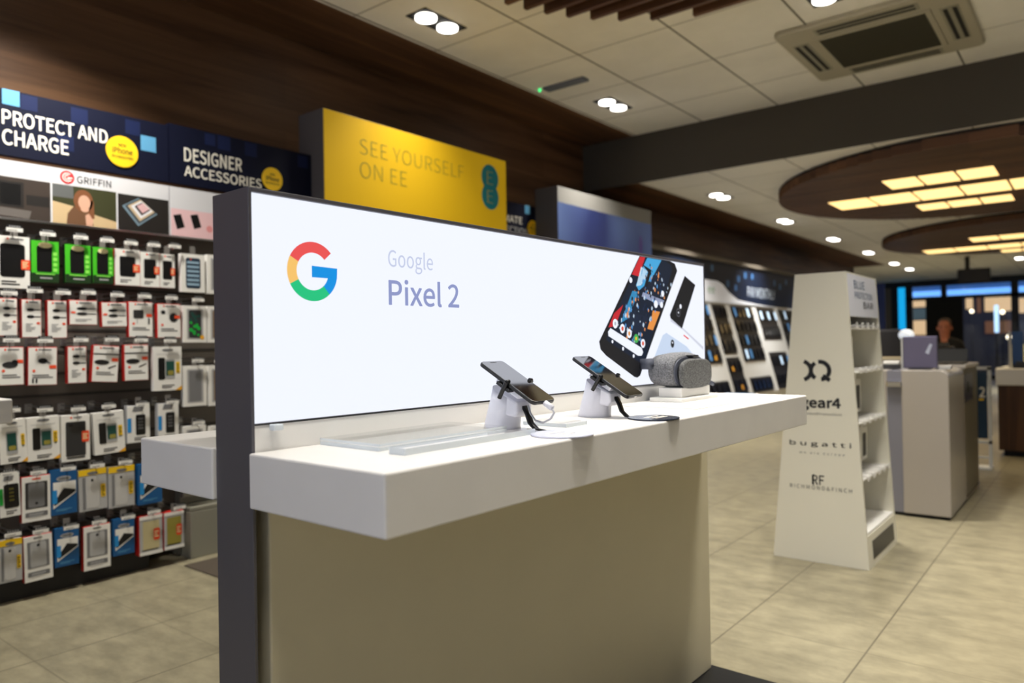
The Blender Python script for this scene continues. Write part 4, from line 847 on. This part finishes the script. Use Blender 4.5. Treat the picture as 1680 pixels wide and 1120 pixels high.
COLS = [(7.5, 8.20, 'b'), (8.32, 8.72, 'a'), (8.88, 9.60, 'b'), (9.78, 10.46, 'c'), (10.62, 11.3, 'b'), (11.45, 12.1, 'a'), (12.25, 12.9, 'c')]
PANELS = []
for (y0, y1, k) in COLS:
    for z0, z1 in {'a': ((0.92, 1.52), (0.44, 0.88)), 'b': ((0.82, 1.52), (0.44, 0.62)), 'c': ((1.08, 1.52), (0.44, 0.92))}[k]:
        bb = MB(); bb.prism([(y0, z0), (y1, z0), (y1, z1), (y0, z1)], lambda a, c: Lp(a, c, 0.0), lambda a, c: Lp(a, c, 0.006), RD); bb.build('panel', t)
        PANELS.append((y0, y1, z0, z1))
ang = math.atan2(0.30, 1.10)
scr = [mat('phone_screen_dim', (24, 26, 34), 0.12), mat('phone_screen_blue', (70, 120, 170), 0.3, emit=0.5), mat('phone_screen_white', (190, 215, 240), 0.3, emit=0.9), mat('phone_screen_amber', (190, 136, 40), 0.3, emit=0.15)]
protos = []
for k, mm in enumerate(scr):
    p0 = bpy.data.objects.new('display_phone', None); COL.objects.link(p0)
    tag(p0, ['dark phone shown on the leaning wall rack at the back', 'phone with blue lit screen on the leaning wall rack', 'phone with bright white screen on the leaning wall rack', 'phone with amber screen on the leaning wall rack'][k], 'phone', 'display phones on the leaning rack')
    MB().box(0.012, 0.02, -0.036, 0.036, -0.07, 0.07, PBODY).build('body', p0, 0.003)
    (MB().box(0.02, 0.0212, -0.031, 0.031, -0.058, 0.058, mm) if k < 3 else MB().box(0.02, 0.0212, -0.031, 0.031, -0.058, 0.058, scr[0]).box(0.0212, 0.022, -0.031, 0.031, -0.058, 0.0, mm)).build('screen', p0)
    MB().cyl((0.0, 0, 0), (0.012, 0, 0), 0.018, CHROME, n=12).build('mount', p0)
    protos.append(p0)
used = [0]*4; i = 0
for (y0, y1, z0, z1) in PANELS:
    ny = max(3, int((y1-y0)/0.125)); nz_ = max(1, int((z1-z0)/0.165))
    for a in range(ny):
        for c in range(nz_):
            y = y0+(a+0.5)*(y1-y0)/ny; z = z0+(c+0.5)*(z1-z0)/nz_
            if y > 11.6: continue
            k = random.choices((0, 1, 2, 3), (16, 3, 1 if y < 9.6 else 5, 1.6))[0]
            loc = (lean(z)+0.007, y, z)
            o = protos[k] if not used[k] else copy_tree(protos[k])
            used[k] = 1; o.location = loc; o.rotation_euler = (0, -ang, 0)

# ------------------------------------------------------------------ accessory tower
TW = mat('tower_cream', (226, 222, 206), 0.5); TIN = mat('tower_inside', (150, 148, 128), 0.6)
t = thing('display_tower', 'tapering white accessory tower with black brand names on its front', 'display tower', (-1.068, 3.665, 0))
def FX(z): # half width left/right of the front at height z
    k = z/1.373; return (-0.219+0.128*k, 0.219-0.077*k)
HB, HT = 0.585, 0.48
def depth(z): return 0.585-0.03*z
b = MB()
zl = (0.0, 1.373)
L0, R0_ = FX(0); L1, R1 = FX(1.373); Y0, Y1 = 0.0, 0.59
b.prism([(L0, 0), (R0_, 0), (R1, 1.373), (L1, 1.373)], lambda a, c: (a, 0.0, c), lambda a, c: (a, 0.014, c), TW); b.build('front_panel', t)
b = MB(); b.prism([(L0, 0), (R0_, 0), (R1, 1.373), (L1, 1.373)], lambda a, c: (a, 0.576, c), lambda a, c: (a, 0.59, c), TW); b.build('back_panel', t)
b = MB(); b.prism([(L0, 0), (L0+0.012, 0), (L1+0.012, 1.373), (L1, 1.373)], lambda a, c: (a, 0.014, c), lambda a, c: (a, 0.576, c), TW)
mid = lambda z: (FX(z)[0]+FX(z)[1])/2-0.02
b.face([(mid(0.15), 0.014, 0.15), (mid(0.15), 0.576, 0.15), (mid(1.17), 0.576, 1.17), (mid(1.17), 0.014, 1.17)], TIN); b.build('inner_panel', t)
b = MB(); b.box(L1, R1, 0.0, 0.59, 1.373, 1.379, TW); b.build('top', t)
def side_quad(bb, y0, y1, z0, z1, m, off=0.0, th=0.012):
    bb.prism([(y0, z0), (y1, z0), (y1, z1), (y0, z1)], lambda a, c: (FX(c)[1]-th+off, a, c), lambda a, c: (FX(c)[1]+off, a, c), m)
b = MB(); side_quad(b, 0.014, 0.576, 1.17, 1.373, mat('tower_header', (222, 224, 236), 0.4)); b.build('side_header', t)
b = MB(); side_quad(b, 0.014, 0.576, 0.0, 0.15, TW); b.build('side_base', t)
b = MB(); side_quad(b, 0.09, 0.53, 0.03, 0.115, DARKG, 0.0015, 0.001); b.build('base_label', t)
r_ = Vector((0, 1, 0)); 
def side_text(bb, s, y, z, w, h, m, bold=0.02):
    u_ = Vector((-0.077/1.373, 0, 1)); text_into(bb, s, (FX(z)[1]+0.001, y, z), w, h, m, (0, 1, 0), u_, bold)
b = MB(); TB = mat('slate_blue_print', (84, 108, 140), 0.5)
side_text(b, 'BLUE', 0.13, 1.305, 0.20, 0.04, TB); side_text(b, 'PROTECTION', 0.13, 1.258, 0.34, 0.032, TB); side_text(b, 'BAR', 0.28, 1.212, 0.20, 0.032, mat('slate_dark_print', (56, 66, 84), 0.5)); b.build('lettering', t)
for z in (0.155, 0.40, 0.66, 0.90, 1.11):
    b = MB(); x1 = FX(z)[1]
    b.box(mid(z)+0.002, x1-0.004, 0.014, 0.576, z, z+0.006, WHITE)
    if z > 0.2:
        for q in range(5): b.tube([(mid(z)+0.01, 0.07+q*0.105, z+0.015), (x1+0.012, 0.07+q*0.105, z+0.016), (x1+0.014, 0.07+q*0.105, z+0.03)], 0.004, WHITE, 6).box(x1+0.012, x1+0.015, 0.045+q*0.105, 0.095+q*0.105, z, z+0.014, WHITE)
    b.build('shelf', t)
# printing on the front
def stroke(bb, pts, w, m, y=-0.0012):
    P = [Vector((p[0], 0, p[1])) for p in pts]; k = len(P); Lf, Rt = [], []
    for i in range(k):
        d = (P[min(i+1, k-1)]-P[max(i-1, 0)]).normalized(); nn = Vector((-d.z, 0, d.x))*w/2
        Lf.append(P[i]+nn); Rt.append(P[i]-nn)
    for i in range(k-1): bb.face([(q.x, y, q.z) for q in (Lf[i], Lf[i+1], Rt[i+1], Rt[i])], m)
def arc(cx, cz, r, a0, a1, n=12): return [(cx+r*math.cos(math.radians(a0+(a1-a0)*i/n)), cz+r*math.sin(math.radians(a0+(a1-a0)*i/n))) for i in range(n+1)]
b = MB(); cz = 0.915; ox = -0.003
stroke(b, arc(ox-0.066, cz, 0.046, 72, -72), 0.019, INK); stroke(b, arc(ox+0.022, cz, 0.042, 122, 238), 0.019, INK, -0.0014)
stroke(b, arc(ox+0.022, cz, 0.042, 100, -38), 0.019, INK); stroke(b, arc(ox+0.022, cz, 0.042, -62, -84, 4), 0.019, INK); stroke(b, [(ox+0.034, cz-0.024), (ox+0.066, cz-0.046)], 0.019, INK, -0.0014)
b.build('logo', t)
rx_, ux_ = (1, 0, 0), (0, 0, 1)
b = MB(); text_into(b, 'gear4', (-0.075, -0.001, 0.722), 0.185, 0.064, INK, rx_, ux_, 0.06)
text_into(b, 'LimitedProtection', (-0.075, -0.001, 0.703), 0.187, 0.013, GREYT, rx_, ux_, 0.01)
text_into(b, 'b u g a t t i', (-0.130, -0.001, 0.548), 0.282, 0.030, INK, rx_, ux_, 0.015); text_into(b, 'we are europe', (-0.085, -0.001, 0.512), 0.207, 0.012, GREYT, rx_, ux_, 0.0, 1.25)
text_into(b, 'RF', (-0.028, -0.001, 0.370), 0.056, 0.046, INK, rx_, ux_, 0.02); stroke(b, [(-0.020, 0.366), (-0.020, 0.420)], 0.003, INK)
text_into(b, 'RICHMOND&FINCH', (-0.132, -0.001, 0.346), 0.283, 0.019, DARKG, rx_, ux_, 0.0, 1.15); b.build('lettering', t)
# packs on the tower
for (y, z, lab) in ((3.86, 1.075, 'pale pack hanging on the uppermost hooks inside the white tower'), (3.95, 0.86, 'black and white pack on the second hooks inside the white tower'), (4.0, 0.62, 'black and white pack on the third hooks inside the white tower')):
    x = -1.068+FX(z)[1]-0.055
    p = thing('phone_case_pack', lab, 'phone case pack', (x, y, z), 0, 'packs inside the white tower')
    p.rotation_euler = (0, 0, 0.0)
    MB().box(-0.02, 0, -0.06, 0.06, -0.16, 0, CARD).build('carton', p, 0.002)
    b = MB(); rr(b, 0, -0.085, 0.07, 0.115, 0.008, PALEG if z > 1 else DARKG, 0.0006); b.build('window', p)
    MB().box(-0.012, -0.011, -0.015, 0.015, 0, 0.04, CARD).build('hang_tab', p)

# ------------------------------------------------------------------ reception desk
RWH = mat('desk_white_gloss', (172, 165, 157), 0.25, noise=0.03, nscale=5); RST = mat('desk_grey_stripe', (128, 128, 140), 0.35)
t = thing('reception_desk', 'white reception desk with rounded top edge and grey upright stripe', 'desk', (-1.0, 4.92, 0))
def prof(x0, x1, rr_=0.05):
    P = [(x0, 0.02), (x1, 0.02)]
    P += [(x1-rr_+rr_*math.cos(q), 0.872-rr_+rr_*math.sin(q)) for q in [PI/2*i/8 for i in range(9)]]
    P += [(x0, 0.872)]
    return P
b = MB(); b.prism(prof(0.058, 0.305), lambda a, c: (a, 0.0, c), lambda a, c: (a, 0.62, c), RWH); b.build('front_section', t, 0.004)
b = MB(); b.box(-0.32, -0.022, 0.01, 0.62, 0.02, 0.872, RWH); b.build('left_section', t, 0.006)
b = MB(); b.box(-0.022, 0.058, 0.016, 0.62, 0.02, 0.868, RST); b.build('stripe', t)
b = MB(); b.box(-0.024, 0.060, -0.006, 0.012, 0.77, 0.806, CHROME); b.build('bracket', t, 0.006)
b = MB(); b.box(-0.30, 0.285, 0.02, 1.25, 0.0, 0.02, BLACKM); b.build('plinth', t)
SIDEM = mat('desk_side_taupe', (120, 114, 98), 0.45)
b = MB(); b.box(-0.4, 0.300, 0.63, 1.29, 0.03, 0.86, SIDEM); b.build('side_section', t, 0.004)
b = MB(); b.box(-0.42, 0.312, 0.63, 1.31, 0.862, 0.886, RWH); b.build('side_top', t, 0.004)
b = MB(); b.box(0.301, 0.303, 0.65, 1.02, 0.64, 0.82, mat('dark_slate_panel', (56, 60, 78), 0.3)); b.box(0.303, 0.3035, 0.76, 0.84, 0.70, 0.77, mat('dark_leaf_print', (36, 56, 24), 0.5)); b.build('side_screen', t)
MB().box(-0.4, 0.306, 0.63, 1.295, 0.016, 0.028, CHROME).build('foot_rail', t)
# things on and behind the desk
t = thing('desk_screen', 'purple grey back of a screen standing on the reception desk', 'screen', (-0.862, 5.05, 0.874))
MB().box(-0.09, 0.095, -0.012, 0.012, 0.006, 0.20, mat('screen_back_plum', (92, 88, 112), 0.3)).build('panel', t, 0.006)
MB().box(-0.10, -0.09, -0.014, 0.014, 0.006, 0.195, PALEG).build('side_trim', t)
MB().box(-0.06, 0.06, -0.04, 0.04, 0, 0.006, DARKG).build('foot', t, 0.002)
b = MB(); b.face([(0.03, -0.0125, 0.10), (0.05, -0.0125, 0.09), (0.07, -0.0125, 0.15), (0.055, -0.0125, 0.155)], mat('pale_reflection', (170, 176, 196), 0.3)); b.build('pale_mark', t)  # reflection on the screen back, painted as a pale slanted quad
o = MB().box(-0.05, 0.05, -0.04, 0.04, 0, 0.03, DARKG).box(-0.045, 0.045, -0.035, 0.035, 0.03, 0.05, CARD).build('card_reader', None, 0.004, loc=(-1.03, 5.12, 0.873)); tag(o, 'small grey and white device left of the plum screen on the desk', 'card reader')
o = MB().box(-0.04, 0.04, -0.03, 0.03, 0, 0.022, PALEG).build('paper_stack', None, 0.002, loc=(-0.74, 5.08, 0.874)); tag(o, 'small pale paper stack right of the plum screen on the desk', 'paper')
t = thing('laptop', 'open black laptop on the side top of the reception desk', 'laptop', (-0.86, 5.72, 0.886))
MB().box(-0.15, 0.15, -0.1, 0.1, 0, 0.014, BLACK).build('keyboard_base', t, 0.003)
b = MB(); b.prism([(0.09, 0.014), (0.10, 0.014), (0.15, 0.10), (0.14, 0.10)], lambda a, c: (-0.15, a, c), lambda a, c: (0.15, a, c), BLACKM); b.build('lid', t)
# second counter with its seated attendant
t = thing('service_counter', 'dark service counter behind the reception desk in front of the seated person', 'counter', (-1.75, 8.6, 0))
MB().box(-0.7, 0.55, -0.25, 0.25, 0.0, 0.84, mat('counter_dark', (60, 58, 60), 0.5)).build('base', t)
MB().box(-0.75, 0.60, -0.30, 0.30, 0.84, 0.87, mat('counter_top_pale', (210, 206, 190), 0.4)).build('worktop', t, 0.004)
t = thing('globe_lamp', 'white round lamp showing above the plum screen', 'lamp', (-1.59, 8.6, 0.87))
MB().ball((0, 0, 0.235), 0.075, 0.075, 0.06, mat('white_globe', (220, 232, 250), 0.4, emit=0.5)).build('globe', t); MB().cyl((0, 0, 0), (0, 0, 0.18), 0.012, CHROME).cyl((0, 0, 0), (0, 0, 0.008), 0.05, CHROME).build('stem', t)
t = thing('desk_printer', 'black till printer on the counter in front of the seated person', 'printer', (-1.30, 8.6, 0.87))
MB().box(-0.13, 0.13, -0.12, 0.12, 0, 0.11, BLACK).build('body', t, 0.012); MB().box(-0.09, 0.09, -0.06, 0.06, 0.11, 0.14, DARKG).build('lid', t, 0.006)

# seated person ----------------------------------------------------------
def skin_obj(name, joints, edges, m, parent, root=0, sub=2):
    me = bpy.data.meshes.new(name); me.from_pydata([j[:3] for j in joints], edges, []); o = bpy.data.objects.new(name, me); COL.objects.link(o); o.parent = parent
    sk = o.modifiers.new('skin', 'SKIN'); sk.use_smooth_shade = True
    for i, j in enumerate(joints):
        rr_ = j[3] if isinstance(j[3], tuple) else (j[3], j[3]); me.skin_vertices[0].data[i].radius = rr_
    me.skin_vertices[0].data[root].use_root = True
    s = o.modifiers.new('sub', 'SUBSURF'); s.levels = sub; s.render_levels = sub
    me.materials.append(m); return o
SKIN = mat('skin', (190, 120, 92), 0.55); CLOTH = mat('black_jacket', (20, 20, 22), 0.85); TROU = mat('dark_trousers', (24, 25, 30), 0.85)
per = thing('person', 'person in black seated behind the counter before the dark doorway', 'person', (-1.6, 11.1, 0))
J = [(0, 0, 0.50, (0.13, 0.10)), (0, 0.01, 0.66, (0.125, 0.10)), (0, 0.01, 0.82, (0.14, 0.11)), (0, 0.0, 0.98, (0.13, 0.09)), (0, -0.01, 1.06, 0.055), (0, -0.015, 1.12, (0.062, 0.075)), (0, -0.02, 1.20, (0.078, 0.09)), (0, -0.012, 1.265, (0.074, 0.088)), (0, -0.005, 1.30, 0.05),
     (-0.17, 0, 0.97, 0.06), (-0.22, -0.02, 0.76, 0.045), (-0.16, -0.24, 0.72, 0.034), (-0.12, -0.31, 0.725, 0.03), (0.17, 0, 0.97, 0.06), (0.22, -0.02, 0.76, 0.045), (0.16, -0.24, 0.72, 0.034), (0.12, -0.31, 0.725, 0.03),
     (-0.10, -0.05, 0.50, 0.085), (-0.12, -0.42, 0.50, 0.065), (-0.12, -0.44, 0.10, 0.045), (-0.12, -0.58, 0.045, 0.04), (0.10, -0.05, 0.50, 0.085), (0.12, -0.42, 0.50, 0.065), (0.12, -0.44, 0.10, 0.045), (0.12, -0.58, 0.045, 0.04)]
E_ = [(0, 1), (1, 2), (2, 3), (3, 4), (4, 5), (5, 6), (6, 7), (7, 8), (3, 9), (9, 10), (10, 11), (11, 12), (3, 13), (13, 14), (14, 15), (15, 16), (0, 17), (17, 18), (18, 19), (19, 20), (0, 21), (21, 22), (22, 23), (23, 24)]
body = skin_obj('body', J, E_, SKIN, per)
infl = lambda r, k: tuple(q*k for q in r) if isinstance(r, tuple) else r*k
JJ = [J[i][:3]+(infl(J[i][3], 1.10),) for i in (0, 1, 2, 3, 9, 10, 11, 13, 14, 15)]
JJ.append((0, -0.010, 1.10, (0.082, 0.082)))
skin_obj('jacket', JJ, [(0, 1), (1, 2), (2, 3), (3, 4), (4, 5), (5, 6), (3, 7), (7, 8), (8, 9), (3, 10)], CLOTH, per)
JT = [J[i][:3]+(infl(J[i][3], 1.12),) for i in (0, 17, 18, 19, 21, 22, 23)]
skin_obj('trousers', JT, [(0, 1), (1, 2), (2, 3), (0, 4), (4, 5), (5, 6)], TROU, per)
MB().ball((0, 0.012, 1.262), 0.080, 0.085, 0.072, mat('short_grey_hair', (92, 76, 68), 0.9)).build('hair', per)
b = MB(); b.ball((-0.03, -0.098, 1.215), 0.011, 0.008, 0.008, INK); b.ball((0.03, -0.098, 1.215), 0.011, 0.008, 0.008, INK); b.build('eyes', per)
MB().ball((0, -0.108, 1.185), 0.013, 0.02, 0.022, SKIN).build('nose', per); MB().ball((0, -0.095, 1.145), 0.024, 0.008, 0.005, mat('lips', (150, 84, 70), 0.5)).build('mouth', per)
b = MB(); b.ball((-0.081, -0.01, 1.195), 0.01, 0.02, 0.03, SKIN); b.ball((0.081, -0.01, 1.195), 0.01, 0.02, 0.03, SKIN); b.build('ears', per)
b = MB()
for s in (-1, 1):
    b.ball((s*0.115, -0.335, 0.725), 0.030, 0.042, 0.014, SKIN)
    for q in range(4): b.tube([(s*0.115+(-0.024+0.016*q), -0.365, 0.728), (s*0.113+(-0.026+0.0165*q), -0.40-0.006*(q in (1, 2)), 0.728), (s*0.112+(-0.026+0.0165*q), -0.425-0.008*(q in (1, 2)), 0.716)], [0.0085, 0.008, 0.006], SKIN, 8)
    b.tube([(s*0.095, -0.325, 0.725), (s*0.072, -0.35, 0.722), (s*0.068, -0.372, 0.716)], [0.009, 0.0085, 0.007], SKIN, 8)
b.build('hands', per, smooth=True)
t = thing('office_chair', 'black office chair carrying the seated person', 'chair', (-1.6, 11.13, 0))
MB().box(-0.22, 0.22, -0.30, 0.20, 0.37, 0.405, BLACKM).build('seat', t, 0.02); MB().box(-0.19, 0.19, 0.20, 0.24, 0.45, 0.92, BLACKM).build('backrest', t, 0.02)
MB().cyl((0, 0, 0.06), (0, 0, 0.37), 0.03, DARKG).build('column', t)
b = MB()
for q in range(5): b.tube([(0, 0, 0.07), (0.27*math.cos(q*1.2566), 0.27*math.sin(q*1.2566), 0.045)], 0.018, DARKG, 8); b.ball((0.27*math.cos(q*1.2566), 0.27*math.sin(q*1.2566), 0.028), 0.026, 0.026, 0.028, BLACK, 10, 8)
b.build('base', t)
MB().box(-0.015, 0.015, 0.16, 0.23, 0.33, 0.50, DARKG).build('back_bracket', t)

# hanging screen
t = thing('hanging_screen', 'black screen hanging from the low ceiling on a pole at the back', 'screen', (-1.88, 16.5, ZL))
MB().cyl((-0.1, 0, -0.26), (-0.1, 0, 0), 0.04, DARKG).build('pole', t)
MB().box(-0.26, 0.27, -0.05, 0.05, -0.50, -0.24, BLACKM).build('casing', t, 0.01); MB().box(-0.245, 0.255, -0.054, -0.05, -0.485, -0.255, BLACK).build('glass', t)

# freestanding numbered sign
t = thing('standing_sign', 'slim white framed standing sign with a white number two on navy', 'sign', (-0.755, 7.1, 0))
b = MB(); NVS = mat('sign_navy_print', (16, 50, 76), 0.4)
MB().box(-0.085, 0.022, -0.006, 0.006, 0.24, 0.78, NVS).build('poster', t)
b = MB(); text_into(b, '2', (-0.032, -0.0075, 0.575), 0.042, 0.085, TXTW, (1, 0, 0), (0, 0, 1), 0.05); b.face([(-0.034, -0.0075, 0.55), (0.0, -0.0075, 0.55), (0.0, -0.0075, 0.565), (-0.034, -0.0075, 0.565)], YEL); b.build('lettering', t)
b = MB()
for x in (-0.10, 0.04): b.box(x-0.012, x+0.012, -0.012, 0.012, 0.0, 0.82, mat('frame_pale', (214, 216, 214), 0.3))
b.box(-0.112, 0.052, -0.012, 0.012, 0.80, 0.825, MATS['frame_pale']).box(-0.112, 0.052, -0.012, 0.012, 0.20, 0.222, MATS['frame_pale']).box(-0.112, 0.052, -0.10, 0.10, 0.0, 0.012, MATS['frame_pale']).box(-0.112, 0.052, -0.01, 0.01, 0.08, 0.095, MATS['frame_pale'])
b.build('frame', t)
# wooden-fronted counter at the right edge
t = thing('wooden_counter', 'white topped counter with a dark wood front at the right edge', 'counter', (-0.1, 8.2, 0))
MB().box(-0.635, 1.0, -0.28, 0.4, 0.05, 0.635, WOODB).build('base', t); MB().box(-0.60, 1.0, -0.24, 0.36, 0.0, 0.05, BLACKM).build('plinth', t)
MB().box(-0.645, 1.05, -0.34, 0.46, 0.635, 0.782, WHITE).build('worktop', t, 0.006)
t = thing('glass_screen', 'clear glass screen with a blue panel standing on the wooden-fronted counter', 'glass screen', (-0.60, 8.0, 0.782))
MB().box(-0.14, 0.14, -0.004, 0.004, 0.008, 0.42, GLZ).build('pane', t)
MB().box(-0.03, 0.055, -0.008, -0.004, 0.01, 0.33, mat('panel_blue', (22, 66, 124), 0.35)).build('blue_panel', t); MB().box(-0.055, -0.035, -0.01, 0.01, 0.008, 0.33, PALEG).build('edge_strip', t)
MB().box(-0.145, 0.145, -0.02, 0.02, 0, 0.008, PALEG).build('foot', t)
o = MB().box(-0.085, 0.085, -0.004, 0.004, 0, 0.21, mat('cream_notice', (216, 208, 160), 0.5)).box(-0.085, 0.085, -0.02, 0.04, 0, 0.004, CARD).build('notice_card', None, loc=(-0.58, 8.35, 0.782)); tag(o, 'cream notice card standing on the wooden-fronted counter', 'notice')
t = thing('drinks_bottle', 'pale blue bottle with pale cap on the wooden-fronted counter', 'bottle', (-0.475, 8.3, 0.782))
MB().cyl((0, 0, 0), (0, 0, 0.21), 0.042, mat('pale_blue_bottle', (176, 206, 226), 0.3), n=24).build('body', t, 0.004); MB().cyl((0, 0, 0.21), (0, 0, 0.30), 0.018, CARD).build('cap', t)
o = MB().box(-0.07, 0.07, -0.05, 0.05, 0, 0.035, BLACK).box(-0.05, 0.02, -0.03, 0.03, 0.035, 0.06, DARKG).build('card_terminal', None, 0.004, loc=(-0.55, 7.98, 0.783)); tag(o, 'small black terminal in front of the cream notice card', 'terminal')
# far left of the back: blue poster and black chair
t = thing('wall_poster', 'dark blue lit poster on a stand beside the white tower at the back', 'poster', (-3.05, 14.0, 0))
MB().box(-0.26, 0.14, -0.02, 0.02, 1.10, 2.04, mat('poster_navy', (10, 22, 56), 0.4, emit=0.3)).build('board', t)
b = MB(); b.face([(-0.2, -0.0212, 1.78), (0.0, -0.0212, 1.76), (0.02, -0.0212, 1.92), (-0.2, -0.0212, 1.95)], mat('poster_sky', (70, 130, 200), 0.4, emit=0.4)); b.face([(-0.2, -0.0212, 1.62), (-0.02, -0.0212, 1.58), (-0.06, -0.0212, 1.70), (-0.2, -0.0212, 1.72)], mat('poster_pale', (150, 190, 230), 0.4, emit=0.5)); b.build('picture', t)
MB().box(-0.08, -0.04, -0.02, 0.02, 0.02, 1.10, DARKG).box(-0.25, 0.12, -0.15, 0.15, 0, 0.02, DARKG).build('stand', t)
t = thing('lounge_chair', 'dark grey high backed chair behind the reception desk', 'chair', (-2.62, 12.3, 0))
DK = mat('charcoal_cloth', (40, 38, 40), 0.9)
MB().box(-0.25, 0.25, -0.25, 0.25, 0.40, 0.48, DK).build('seat', t, 0.03); MB().box(-0.25, 0.25, 0.20, 0.28, 0.48, 1.22, DK).build('backrest', t, 0.06, 4)
for sx in (-1, 1):
    for sy in (-1, 1): MB().cyl((sx*0.21, sy*0.21, 0), (sx*0.21, sy*0.21, 0.41), 0.018, BLACK).build('leg', t)
